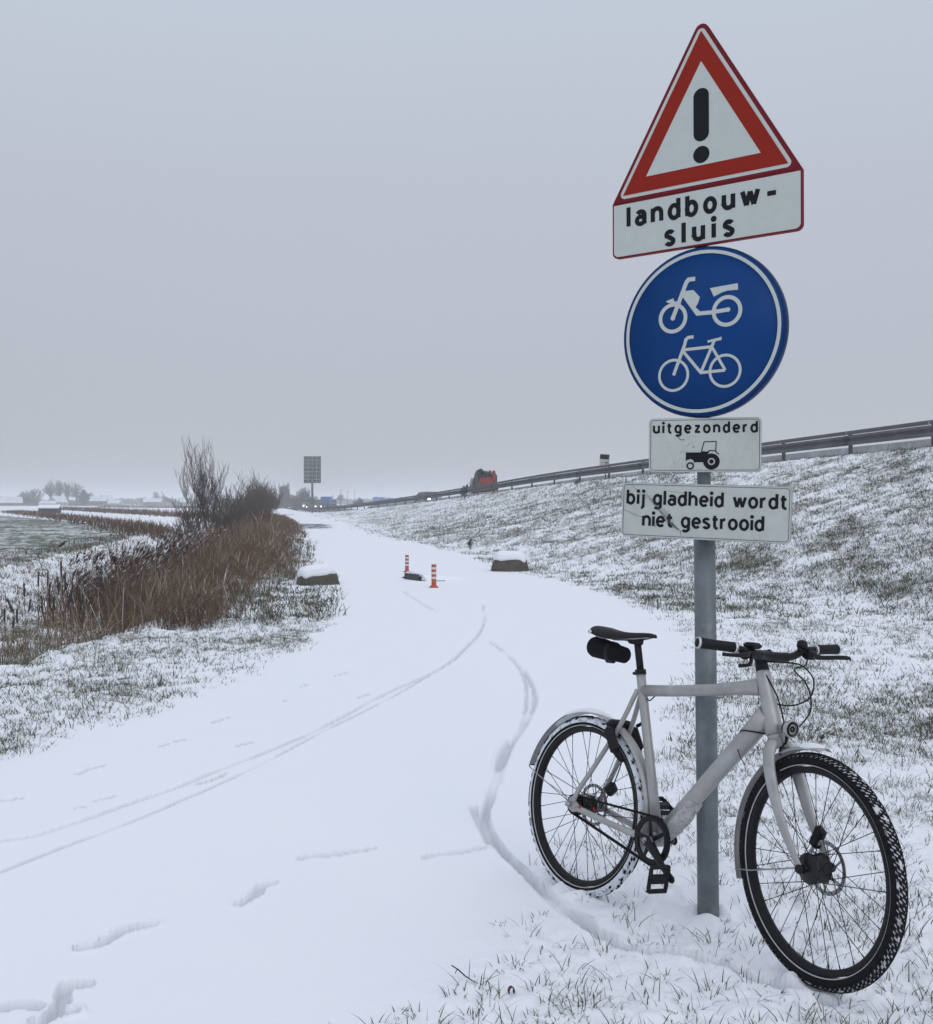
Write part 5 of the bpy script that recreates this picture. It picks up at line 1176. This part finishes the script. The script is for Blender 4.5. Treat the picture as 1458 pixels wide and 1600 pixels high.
def rotor(w_, y, r=.080):
    ro = MB(); n_ = 48
    ro.lathe([(r - .013, -.0009), (r, -.0009), (r, .0009), (r - .013, .0009), (r - .013, -.0009)], n=n_, axis='y', smooth=False)
    for k in range(6):
        a = math.pi * 2 * k / 6; ro.tube([(math.cos(a) * .022, 0, math.sin(a) * .022), (math.cos(a + .35) * .045, 0, math.sin(a + .35) * .045), (math.cos(a + .5) * (r - .011), 0, math.sin(a + .5) * (r - .011))], .0035, 4, flat=.3)
    o = ro.build('brake_disc', M['steel'], w_, Matrix.Translation((0, y, 0))); o['kind'] = 'stuff'
    hl = MB()
    for k in range(36):
        a = 2 * math.pi * k / 36; rr = r - .0045 - .004 * (k % 2); disc(hl, rr * math.cos(a), rr * math.sin(a), .0022, .0012, .0024, 8)
    o = hl.build('disc_hole', M['black'], w_, Matrix.Translation((0, y, 0))); o['kind'] = 'stuff'
rear = wheel('wheel', Matrix.Translation((0, 0, RW)), True, gear_hub); spokes(rear, .033, .033, .029, .033, 32); rotor(rear, .046)
front = wheel('wheel', MS @ Matrix.Translation((WB, 0, RW)), False, dyn_hub); spokes(front, .038, .038, .024, .028, 32); rotor(front, .042)
rear['label'] = 'rear wheel with packed snow on its tread'; front['label'] = 'front wheel turned towards the viewer with dark tread blocks'
# valve on the front wheel bottom is hidden; reflector strap where the rim meets the snow
part(MB().box((0, 0, 0), (.020, .044, .046), None, .006), 'wheel_strap', M['satin'], bike, MS @ Matrix.Translation((WB, 0, RW)) @ Matrix.Rotation(R_(-(90 + 32)), 4, 'Y') @ Matrix.Rotation(R_(180), 4, 'Y') @ Matrix.Translation((-(RW - .042), 0, 0)))
# mudguards
def guard(name, M_, a0, a1, r, hwid, snow, mat):
    secs = []; n_ = 40
    for i in range(n_ + 1):
        a = R_(a0 + (a1 - a0) * i / n_); ring = []
        for t in np.linspace(-1, 1, 9): ring.append(((r + .011 * (1 - t * t)) * math.cos(a), hwid * t, (r + .011 * (1 - t * t)) * math.sin(a)))
        for t in np.linspace(1, -1, 9): ring.append(((r - .0015 + .011 * (1 - t * t)) * math.cos(a), hwid * t * .97, (r - .0015 + .011 * (1 - t * t)) * math.sin(a)))
        secs.append(ring)
    o = fix_normals(MB().loft(secs).build(name, mat, bike, M_))
    if snow:
        b0, b1 = snow; secs = []
        for i in range(25):
            f_ = i / 24; a = R_(b0 + (b1 - b0) * f_); k = math.sin(math.pi * min(max(f_, .02), .98)) ** .4
            secs.append([((r + .010 * (1 - t * t) + k * .009 * (1 - t * t) + .001) * math.cos(a), hwid * .93 * t * k, (r + .010 * (1 - t * t) + k * .009 * (1 - t * t) + .001) * math.sin(a)) for t in np.linspace(-1, 1, 9)] + [((r + .003) * math.cos(a), 0, (r + .003) * math.sin(a))])
        fix_normals(MB().loft(secs).build('snow_layer', M['snow_cap'], o))
    return o
MR = Matrix.Translation((0, 0, RW)); MF = MS @ Matrix.Translation((WB, 0, RW))
g1 = guard('mudguard', MR, -18, 163, RW + .012, .026, (70, 128), Fm)
g2 = guard('mudguard', MF, 84, 198, RW + .011, .025, (85, 103), Fm)
fix_normals(MB().loft([[((RW + .012 + .011 * (1 - t * t)) * math.cos(R_(a)) * q, .0268 * t * q, (RW + .012 + .011 * (1 - t * t)) * math.sin(R_(a)) * q) for q in (1.003, 1.0) for t in (np.linspace(-1, 1, 7) if q > 1.001 else np.linspace(1, -1, 7))] for a in np.linspace(112, 164, 14)]).build('mudguard_end', M['black'], g1))
def rod(name, pts, r, M_=None, mat=None): return part(MB().tube(pts, r, 8), name, mat or M['steel'], bike, M_)
for s in (-1, 1):
    rod('mudguard_stay', [(-.335, s * .026, .335 + .10), (-.30, s * .034, .425), (-.004, s * .075, .345)], .0022)
    rod('mudguard_stay', [((RW + .012) * math.cos(R_(193)), s * .025, (RW + .012) * math.sin(R_(193))), (-.25, s * .034, -.062), (-.006, s * .062, .003)], .0024, MF)
# ring lock round the rear tyre at the seat stays
lk = Matrix.Translation((.178, 0, .625)) @ Matrix.Rotation(R_(-32), 4, 'Y') @ Matrix.Scale(1.22, 4)
lo = MB(); 
lo.tube([(-.004, .052 * math.sin(a), -.02 + .050 * math.cos(a) * (1 if abs(a) < 1.6 else 1.5)) for a in np.linspace(-2.6, 2.6, 26)], [.009 + .004 * abs(math.sin(a * 1.2)) for a in np.linspace(-2.6, 2.6, 26)], 10)
lock = part(lo, 'ring_lock', M['satin'], bike, lk)
part(MB().box((.0, -.052, -.018), (.034, .030, .088), None, .010), 'lock_case', M['satin'], lock)
part(MB().box((.0, .054, -.010), (.034, .028, .080), None, .010), 'lock_case', M['satin'], lock)
part(MB().box((.0, 0, .034), (.036, .096, .030), None, .010), 'lock_bridge', M['satin'], lock)
part(MB().tube([(.012, .060, .028), (.040, .072, .030), (.050, .074, .018), (.044, .072, .004)], .006, 8), 'lock_key', M['black'], lock)
# drivetrain: belt, sprockets, cranks, pedals
def toothed(mb, cx, cz, r, n_, y, w_, tooth=.0022, inner=None):
    ring = []
    for i in range(n_ * 2): a = math.pi * i / n_; rr = r + (tooth if i % 2 else 0); ring.append((cx + rr * math.cos(a), cz + rr * math.sin(a)))
    ri = [(cx + inner * math.cos(math.pi * i / n_), cz + inner * math.sin(math.pi * i / n_)) for i in range(n_ * 2)]; m_ = n_ * 2
    vs = [(a, y - w_ / 2, b) for a, b in ring] + [(a, y - w_ / 2, b) for a, b in ri] + [(a, y + w_ / 2, b) for a, b in ring] + [(a, y + w_ / 2, b) for a, b in ri]; fs = []
    for i in range(m_):
        j = (i + 1) % m_; fs += [(i, j, m_ + j, m_ + i), (2 * m_ + i, 3 * m_ + i, 3 * m_ + j, 2 * m_ + j), (i, 2 * m_ + i, 2 * m_ + j, j), (m_ + i, m_ + j, 3 * m_ + j, 3 * m_ + i)]
    mb.add(vs, fs); return mb
yb = -.052; CR, GR_ = .084, .036; cb_ = (.422, .290)
ch = part(toothed(MB(), cb_[0], cb_[1], CR - .004, 50, yb, .008, .004, CR - .020), 'chainring', M['black']); fix_normals(ch)
for k in range(5):
    a = 2 * math.pi * k / 5 + .5; part(MB().tube([(cb_[0] + .012 * math.cos(a), yb - .003, cb_[1] + .012 * math.sin(a)), (cb_[0] + (CR - .012) * math.cos(a), yb - .001, cb_[1] + (CR - .012) * math.sin(a))], [.0095, .0065], 8, flat=.5), 'chainring_arm', M['black'], ch)
fix_normals(part(toothed(MB(), 0.0, RW, GR_ - .003, 24, yb, .012, .003, .014), 'rear_sprocket', M['black']))
# belt path
dx2, dz2 = cb_[0] - 0, cb_[1] - RW; dist = math.hypot(dx2, dz2); base_a = math.atan2(dz2, dx2); al = math.acos((CR - GR_) / dist); bp = []
for a in np.linspace(base_a + al, base_a - al, 40): bp.append((cb_[0] + CR * math.cos(a), cb_[1] + CR * math.sin(a)))
for t in np.linspace(0, 1, 36)[1:-1]: a = base_a - al; p0 = (cb_[0] + CR * math.cos(a), cb_[1] + CR * math.sin(a)); p1 = (GR_ * math.cos(a), RW + GR_ * math.sin(a)); bp.append((p0[0] + (p1[0] - p0[0]) * t, p0[1] + (p1[1] - p0[1]) * t))
for a in np.linspace(base_a - al, base_a + al - 2 * math.pi, 26): bp.append((GR_ * math.cos(a), RW + GR_ * math.sin(a)))
for t in np.linspace(0, 1, 36)[1:-1]: a = base_a + al; p0 = (GR_ * math.cos(a), RW + GR_ * math.sin(a)); p1 = (cb_[0] + CR * math.cos(a), cb_[1] + CR * math.sin(a)); bp.append((p0[0] + (p1[0] - p0[0]) * t, p0[1] + (p1[1] - p0[1]) * t))
nb = len(bp); secs = []
for i in range(nb):
    a, c = Vector(bp[i - 1]), Vector(bp[(i + 1) % nb]); t = (c - a).normalized(); nn = Vector((-t.y, t.x)); p = Vector(bp[i]); q = .0022
    secs.append([(p.x + nn.x * q, yb - .0055, p.y + nn.y * q), (p.x + nn.x * q, yb + .0055, p.y + nn.y * q), (p.x - nn.x * q, yb + .0055, p.y - nn.y * q), (p.x - nn.x * q, yb - .0055, p.y - nn.y * q)])
belt = part(fix_holder := MB().loft(secs + [secs[0]], smooth=False, caps=False), 'belt', M['rubber']); fix_normals(belt)
bt = MB()
for i in range(0, nb):
    p, q = Vector(bp[i]), Vector(bp[(i + 1) % nb]); a = math.atan2((q - p).y, (q - p).x)
    for k in (.25, .75):
        c = p.lerp(q, k); nn = Vector((math.sin(a), -math.cos(a))) * .0034
        bt.box((c.x + nn.x, yb, c.y + nn.y), (.0042, .0105, .0032), Matrix.Rotation(-a, 4, 'Y'))
o = part(bt, 'belt_teeth', M['rubber'], belt); o['kind'] = 'stuff'
ca = math.atan2(.182 - .285, .565 - .412)
C0 = Vector((.412, 0, .287))
for s, aa in ((-1, ca), (1, ca + math.pi)):
    e3 = Vector((math.cos(aa), 0, math.sin(aa))) * .172; y0, y1 = s * .068, s * .082
    cr_ = part(MB().tube([C0 + Vector((0, y0, 0)) - e3 * .09, C0 + Vector((0, y0, 0)), C0 + Vector((0, y0 + s * .004, 0)) + e3 * .3, C0 + Vector((0, y1, 0)) + e3 * .85, C0 + Vector((0, y1, 0)) + e3 * 1.04, C0 + Vector((0, y1, 0)) + e3 * 1.09], [.010, .0185, .0150, .0125, .0135, .007], 12, flat=.55, up=(0, 1, 0) if False else None), 'crank', M['black'])
    part(MB().tube([C0 + Vector((0, y0 - s * .008, 0)), C0 + Vector((0, y0 + s * .010, 0))], [.011, .010], 14), 'crank_bolt', M['steel'], cr_)
    pc = C0 + Vector((0, y1, 0)) + e3
    pr_ = Matrix.Rotation(R_(-84 if s < 0 else 30), 4, 'Y')
    pm = Matrix.Translation(pc + Vector((0, s * .058, 0))) @ pr_
    pd = part(MB().tube([(0, -s * .050, 0), (0, s * .044, 0)], [.008, .007], 10), 'pedal', M['black'], bike, pm)
    for sx_ in (-1, 1): part(MB().box((sx_ * .040, 0, 0), (.012, .086, .020), None, .004), 'pedal_bar', M['satin'], pd)
    for sy_ in (-1, 1): part(MB().box((0, sy_ * .040, 0), (.072, .008, .018), None, .003), 'pedal_plate', M['satin'], pd)
    part(MB().box((0, 0, .0), (.030, .07, .020), None, .005), 'pedal_body', M['black'], pd)
# rear brake caliper and hub cable box on the far side
part(MB().box((.075, .062, .410), (.052, .030, .042), Matrix.Rotation(R_(-40), 4, 'Y'), .008), 'brake_caliper', M['black'])
part(MB().lathe([(.012, .034), (.034, .036), (.036, .042), (.020, .046)], (0, 0, RW), 24, 'y'), 'shift_box', M['steel'])
rod('gear_cable', dense([(.036, .052, .33), (.075, .056, .40), (.12, .045, .47), (.165, .03, .56)]), .0024, None, M['cable'])
rod('shifter_nut', [(-.002, -.060, RW), (-.004, -.092, RW)], [.0095, .0075], None, M['steel'])
# ---- front end
fk = MB(); fk.tube([(.878, 0, .720), (.884, 0, .700), (.892, 0, .672)], [.0275, .028, .031], 18)
fork = part(fk, 'fork_crown', Fm, bike, MS)
for s in (-1, 1):
    part(MB().tube(dense([(.888, s * .018, .692), (.899, s * .042, .655), (.925, s * .056, .585), (.975, s * .060, .470), (1.030, s * .060, .385), (WB - .004, s * .059, RW + .004)], 5), [.026, .027, .0275, .0275, .027, .0265, .026, .0255, .025, .0245, .024, .023, .022, .021, .020, .0185, .0175, .0165, .0155, .0145, .0135, .013, .0125, .0122, .012, .0125][:26], 14, flat=.56, up=(1, 0, .4)), 'fork_leg', Fm, bike, MS)
    part(MB().lathe([(0, s * .050), (.014, s * .050), (.014, s * .066), (.010, s * .072), (0, s * .073)], (WB, 0, RW), 16, 'y'), 'axle_nut', M['black'], bike, MS)
part(MB().box((WB - .045, .050, RW + .080), (.040, .030, .072), Matrix.Rotation(R_(28), 4, 'Y'), .009), 'brake_caliper', M['black'], bike, MS)
part(MB().tube([(.8145, 0, .910), (.8035, 0, .944), (.800, 0, .953)], [.0225, .0200, .0195], 18), 'headset_spacer', M['black'])
part(MB().tube(dense([(.796, 0, .954), (.812, 0, .962), (.838, 0, .965)], 4), [.021, .020, .019, .018, .018, .018, .018, .018, .020], 14, flat=.9), 'stem', M['black'])
bar_pts = [(.800, -.292, .973), (.826, -.215, .9725), (.858, -.150, .968), (.860, -.095, .962), (.846, -.04, .961), (.846, .04, .963), (.856, .090, .970), (.862, .130, .988), (.872, .170, 1.001), (.877, .300, 1.016)]
part(MB().tube(dense(bar_pts, 5), [.0112] * 12 + [.0125] * 5 + [.0158] * 12 + [.0125] * 5 + [.0112] * 12, 14), 'handlebar', M['black'])
def grip(p0, p1, lb):
    p0, p1 = Vector(p0), Vector(p1); d = p1 - p0
    g = part(MB().tube([p0, p0 + d * .06, p0 + d * .5, p0 + d * .94, p1], [.0165, .0175, .0165, .0172, .0165], 18), 'grip', M['satin']); g['label'] = lb
    part(MB().tube([p0 - d * .012, p0 + d * .045], [.0188, .0188], 20), 'lock_ring', M['silver'], g)
    part(MB().tube([p0 - d * .016, p0 - d * .010], [.0145, .0150], 16), 'end_plug', M['satin'], g)
    part(MB().tube([p1 - d * .03, p1 + d * .045], [.0185, .0185], 18), 'lock_ring', M['silver'], g); return g
grip((.797, -.300, .9732), (.843, -.178, .9722), 'black grip with a bright silver end ring, in front of the post')
grip((.8775, .300, 1.0165), (.873, .185, 1.003), 'black grip at the right end of the handlebar')
def tubepart(name, pts, r, mat, n_=5): return part(MB().tube(dense(pts, n_), r, 8), name, mat)
part(MB().box((.862, -.150, .958), (.036, .030, .040), None, .009), 'brake_clamp', M['black'])
part(MB().tube(dense([(.880, -.150, .962), (.900, -.185, .952), (.896, -.240, .945), (.880, -.275, .944)], 5), [.0085] * 5 + [.007] * 5 + [.006] * 6, 8, flat=.6), 'brake_lever', M['black'])
part(MB().tube(dense([(.862, -.120, .958), (.885, -.150, .925), (.870, -.185, .915)], 5), [.010] * 6 + [.007] * 5, 8, flat=.6), 'shift_lever', M['black'])
part(MB().box((.870, -.125, .985), (.048, .050, .020), None, .008), 'shifter', M['satin'])
part(MB().box((.880, .150, .983), (.044, .038, .034), None, .009), 'brake_clamp', M['black'])
part(MB().tube(dense([(.888, .140, .982), (.905, .180, .978), (.925, .240, .985), (.935, .285, .988), (.932, .300, .984)], 5), [.0095] * 5 + [.0075] * 10 + [.006] * 6, 8, flat=.6), 'brake_lever', M['black'])
bell = part(MB().lathe([(0, .016), (.010, .015), (.016, .009), (.018, 0), (.018, -.010), (.012, -.014), (0, -.014)], n=20), 'bell', M['black'], bike, Matrix.Translation((.866, .128, 1.014)))
part(MB().box((0, -.010, -.018), (.014, .018, .014), None, .003), 'bell_clamp', M['black'], bell)
# cables in wide loops
tubepart('cable', [(.880, .140, .975), (.905, .10, .945), (.915, .03, .925), (.961, .03, .888), (.983, .03, .845), (.985, .03, .798), (.952, .03, .752), (.906, .03, .722), (.857, -.005, .711), (.815, -.034, .712), (.778, -.036, .712), (.762, -.030, .706)], .0026, M['cable'])
tubepart('cable', [(.862, -.11, .958), (.83, -.03, .943), (.888, .05, .947), (.934, .05, .938), (.970, .05, .910), (.979, .05, .878), (.965, .05, .840), (.925, .05, .817), (.884, .05, .808), (.846, .03, .810)], .0026, M['cable'])
tubepart('cable', [(.868, -.13, .960), (.815, -.03, .935), (.845, -.01, .889), (.881, .0, .829), (.905, .0, .773), (.919, .0, .724), (.924, -.005, .690), (.916, -.02, .665)], .0026, M['cable'])
tubepart('hose', [(.908, .045, .640), (.930, .050, .57), (.985, .052, .47), (1.015, .050, .43)], .0024, M['cable'])
rod('top_tube_cable', dense([(.292, .0, .775), (.300, .004, .766), (.325, .004, .784), (.345, .002, .802)]), .0024, None, M['cable'])
rod('zip_tie', [(.745, -.022, .655), (.77, -.03, .625), (.785, -.02, .60)], .0016, None, M['cable'])
# headlight on its bracket
hl_ = part(MB().lathe([(0, -.026), (.014, -.024), (.024, -.012), (.0295, .004), (.031, .018), (.022, .030), (.028, .024)], n=28, axis='x'), 'headlight', M['satin'], bike, MS @ Matrix.Translation((.938, 0, .738)) @ Matrix.Rotation(R_(3), 4, 'Y') @ Matrix.Scale(.84, 4))
part(MB().lathe([(0, .020), (.012, .021), (.0275, .0225), (.0285, .0205)], n=28, axis='x'), 'lens', M['lens'], hl_)
part(MB().lathe([(.004, .0232), (.0115, .0236), (.0115, .0222)], n=20, axis='x'), 'lens_insert', M['black'], hl_)
part(MB().lathe([(.0275, .0225), (.0315, .0255), (.033, .020), (.0320, .006)], n=28, axis='x'), 'bezel', M['lens'], hl_)
part(MB().tube(dense([(.936, 0, .712), (.925, 0, .690), (.905, 0, .672), (.902, 0, .650)], 4), .0042, 8), 'lamp_bracket', M['black'], bike, MS)

# ================================================================== VEHICLES ON THE HIGHWAY
def car(name, px, Y, rz, zc, label, col, lamps=True, kind='car', van=False, group='vehicles on the highway'):
    e_ = empty(name, (pt(px, Y), Y, zc), rz, label, kind, group); pm = paint('paint_' + name, col)
    L, W2 = (4.3, .88) if not van else (5.0, .95)
    if van: pr = [(-2.5, .35), (-2.5, 1.1), (-2.42, 1.9), (-2.2, 2.0), (1.0, 2.0), (1.7, 1.3), (2.35, 1.08), (2.5, .7), (2.5, .35)]
    else: pr = [(-2.15, .32), (-2.18, .75), (-2.05, 1.0), (-1.2, 1.42), (.25, 1.46), (1.05, 1.0), (1.95, .85), (2.15, .62), (2.12, .30)]
    secs = [[(a * (1 - .03 * abs(q)), W2 * q * (1 - (.16 if b > 1.05 else 0) * (abs(q) > .8)), b if abs(q) < .95 else b * .985) for a, b in pr] for q in (-1, -.85, .85, 1)]
    fix_normals(part(MB().loft(secs, smooth=False), 'body', pm, e_))
    xw, zw = (1.35, 1.62) if van else (.66, 1.22)
    part(MB().box((xw, 0, zw), (.05, 1.35 if not van else 1.6, .50), Matrix.Rotation(R_(-52 if not van else -40), 4, 'Y'), .02), 'windscreen', M['glass'], e_)
    for s in (-1, 1):
        part(MB().box((-.35, s * W2 * .90, 1.19 if not van else 1.5), (1.6, .06, .30), None, .02), 'side_window', M['glass'], e_)
        part(MB().box((L / 2 + (.02 if van else .0), s * W2 * .72, .66), (.06, .26, .15), None, .02), 'headlight', M['headlamp'] if lamps else M['lens'], e_)
        for xx in (-1.3, 1.35):
            w_ = part(MB().lathe([(0, -.1), (.29, -.1), (.32, -.06), (.32, .06), (.29, .1), (0, .1)], n=18, axis='y'), 'wheel', M['rubber'], e_, Matrix.Translation((xx, s * (W2 - .06), .32)))
            part(MB().lathe([(0, .0), (.19, .0), (.19, .02), (0, .02)], n=14, axis='y'), 'rim', M['steel'], w_, Matrix.Translation((0, .09 if s > 0 else -.11, 0)))
    part(MB().box((L / 2 + .02, 0, .45), (.04, 1.2, .16)), 'grille', M['black'], e_); return e_
car('oncoming_car', 478, 262, R_(-80), -.1, 'pale oncoming car with lit headlights, leftmost vehicle on the highway', (.5, .45, .32))
car('oncoming_car', 497, 236, R_(-80), -.15, 'dark oncoming car with lit headlights right behind the board post', (.10, .06, .05))
car('oncoming_car', 483, 246, R_(-80), -.35, 'small dark oncoming car with lit headlights between the two others', (.05, .05, .06))
car('parked_van', 519, 232, R_(-60), -.25, 'dark blue van below the blue lorry on the highway', (.03, .045, .09), False, 'van')
car('passing_car', 670, 106, R_(-70), 1.16, 'grey car whose roof shows above the guardrail left of the crane truck', (.16, .17, .18), True)
def lorry(px, Y, rz, zc, label, col, h=3.7, Lb=5.0):
    e_ = empty('lorry', (pt(px, Y), Y, zc), rz, label, 'lorry', 'vehicles on the highway'); pm = paint('lorry_paint', col)
    part(MB().box((-1.2, 0, .55 + (h - .75) / 2 + .2), (Lb, 2.5, h - .75), None, .06), 'cargo_box', pm, e_)
    part(MB().loft([[(1.45, q, .5), (1.45, q, 2.5), (1.7, q, 2.75), (2.9, q, 2.6), (3.35, q, 1.6), (3.4, q, .5)] for q in (-1.2, 1.2)], smooth=False), 'cab', pm, e_)
    part(MB().box((3.17, 0, 2.05), (.06, 2.1, .9), Matrix.Rotation(R_(-22), 4, 'Y'), .02), 'windscreen', M['glass'], e_)
    part(MB().box((-1.2, 0, .6), (Lb, 1.6, .25)), 'chassis', M['dark_steel'], e_)
    part(MB().tube([(1.25, 1.0, 1.0), (1.25, 1.0, h + .55)], .12, 8), 'exhaust_stack', pm, e_)
    for s in (-1, 1):
        part(MB().box((3.44, s * .9, .8), (.06, .3, .2)), 'headlight', M['lens'], e_)
        for xx in (-2.8, -1.7, 2.6): part(MB().lathe([(0, -.15), (.46, -.15), (.5, -.1), (.5, .1), (.46, .15), (0, .15)], n=18, axis='y'), 'wheel', M['rubber'], e_, Matrix.Translation((xx, s * 1.1, .5)))
    return e_
lorry(513, 330, R_(-50), -.2, 'bright blue lorry on the highway right of the information board', (.03, .13, .42), 3.6, 3.2)
lorry(594, 400, R_(-40), -.1, 'hazy blue lorry far away just above the guardrail, left of the pair', (.05, .15, .42), 3.7, 3.6)
lorry(602, 410, R_(-40), -.1, 'hazy blue lorry far away just above the guardrail, right of the pair', (.08, .17, .40), 3.4, 3.0)
# crane truck driving away on the rise
Yt = 101.0; e_ = empty('crane_truck', (pt(757, Yt), Yt, float(IP(_H, Yt)) + .1), R_(98), 'white cabbed truck with a folded red and black loading crane above the guardrail', 'truck', 'vehicles on the highway')
M['truck_white'] = paint('truck_white', (.30, .31, .33)); e_.scale = (.86, .86, .86); M['crane_red'] = plain('crane_red', (.22, .014, .012), .5, 0, .12, 2, dirt=(.05, .03, .03), dirt_amt=.4, spec=.2)
part(MB().loft([[(2.5, q, .6), (2.5, q, 3.0), (2.75, q, 3.35), (3.6, q, 3.2), (4.35, q, 2.5), (4.6, q, 1.5), (4.6, q, .6)] for q in (-1.15, 1.15)], smooth=False), 'cab', M['truck_white'], e_)
part(MB().box((2.47, 0, 2.3), (.05, 1.5, .8)), 'rear_window', M['glass'], e_)
for s in (-1, 1):
    part(MB().box((3.7, s * 1.17, 2.2), (.8, .05, .7)), 'side_window', M['glass'], e_)
    part(MB().tube([(4.3, s * 1.15, 2.75), (4.35, s * 1.42, 2.7), (4.35, s * 1.42, 1.7)], .03, 6), 'mirror_arm', M['black'], e_)
    part(MB().box((4.35, s * 1.45, 2.1), (.12, .30, .85), None, .03), 'mirror', M['black'], e_)
    for xx in (-3.6, -2.4, 3.6): part(MB().lathe([(0, -.15), (.46, -.15), (.5, -.1), (.5, .1), (.46, .15), (0, .15)], n=18, axis='y'), 'wheel', M['rubber'], e_, Matrix.Translation((xx, s * 1.05, .5)))
part(MB().box((-.9, 0, 1.15), (7.0, 2.4, .35), None, .04), 'load_bed', M['truck_white'], e_); part(MB().box((-.5, 0, .8), (8.5, 1.0, .3)), 'chassis', M['dark_steel'], e_)
part(MB().box((1.5, 0, 1.9), (1.3, 1.2, 1.4), None, .12), 'crane_column', M['black'], e_)
for q in (-.75, -.25, .25, .75): part(MB().loft([[(2.2, q + w_, 1.4), (2.25, q + w_, 3.1 - .1 * abs(q)), (1.7, q + w_, 3.85 - .1 * abs(q)), (.6, q + w_, 4.05), (-.5, q + w_, 3.9), (-1.2, q + w_, 3.0), (-1.5, q + w_, 1.4)] for w_ in (-.19, .19)], smooth=False), 'folded_arm', M['black'], e_)
part(MB().tube([(1.6, .75, 1.4), (1.7, .7, 3.2), (1.2, .55, 3.95), (.1, .4, 4.1), (-.6, .2, 3.8)], [.32, .34, .34, .30, .24], 8), 'crane_boom', M['black'], e_)
part(MB().tube([(1.9, -.65, 1.4), (1.9, -.6, 3.3), (1.4, -.4, 3.9), (.5, -.3, 3.8)], [.34, .34, .32, .24], 8), 'crane_boom', M['black'], e_)
part(MB().loft([[(.9, q, 1.5), (1.1, q, 3.2), (.5, q, 3.95), (-.5, q, 4.15), (-1.4, q, 3.7), (-2.3, q, 2.5), (-2.9, q, 1.5)] for q in (-1.15, -.95)], smooth=False), 'crane_jib', M['crane_red'], e_)
part(MB().tube([(-.2, -.6, 4.05), (-1.5, -.8, 3.6), (-3.0, -.9, 1.6)], [.16, .2, .2], 6), 'crane_jib', M['crane_red'], e_)
part(MB().box((-2.3, .2, 2.2), (1.9, 1.5, 1.6), Matrix.Rotation(R_(24), 4, 'Y'), .1), 'load', M['crane_red'], e_)
for q in (-.55, .1, .6): part(MB().tube([(.3, -1.2, 3.6 + q * .2), (-.9 + q * .3, -1.25, 2.9 + q * .3), (-2.5, -1.2, 1.9 + q * .4)], .05, 6), 'hydraulic_hose', M['black'], e_)
part(MB().tube([(-3.3, -.9, 1.4), (-3.3, -.9, 3.5), (-3.0, -.7, 3.7)], [.05, .05, .04], 6), 'support_post', M['black'], e_)

# ================================================================== HAZE
hz_m, hz_n, hz_b = newmat('haze_air'); hz_n.nodes.remove(hz_b)
pv = hz_n.nodes.new('ShaderNodeVolumePrincipled'); pv.inputs['Color'].default_value = (.95, .965, .985, 1); pv.inputs['Density'].default_value = .0012; pv.inputs['Anisotropy'].default_value = .1
hz_n.links.new(pv.outputs[0], [q for q in hz_n.nodes if q.type == 'OUTPUT_MATERIAL'][0].inputs['Volume'])
hzo = MB().box((0, 2900, 7.0), (13000, 6400, 18.4)).build('haze', hz_m); tag(hzo, kind='stuff')
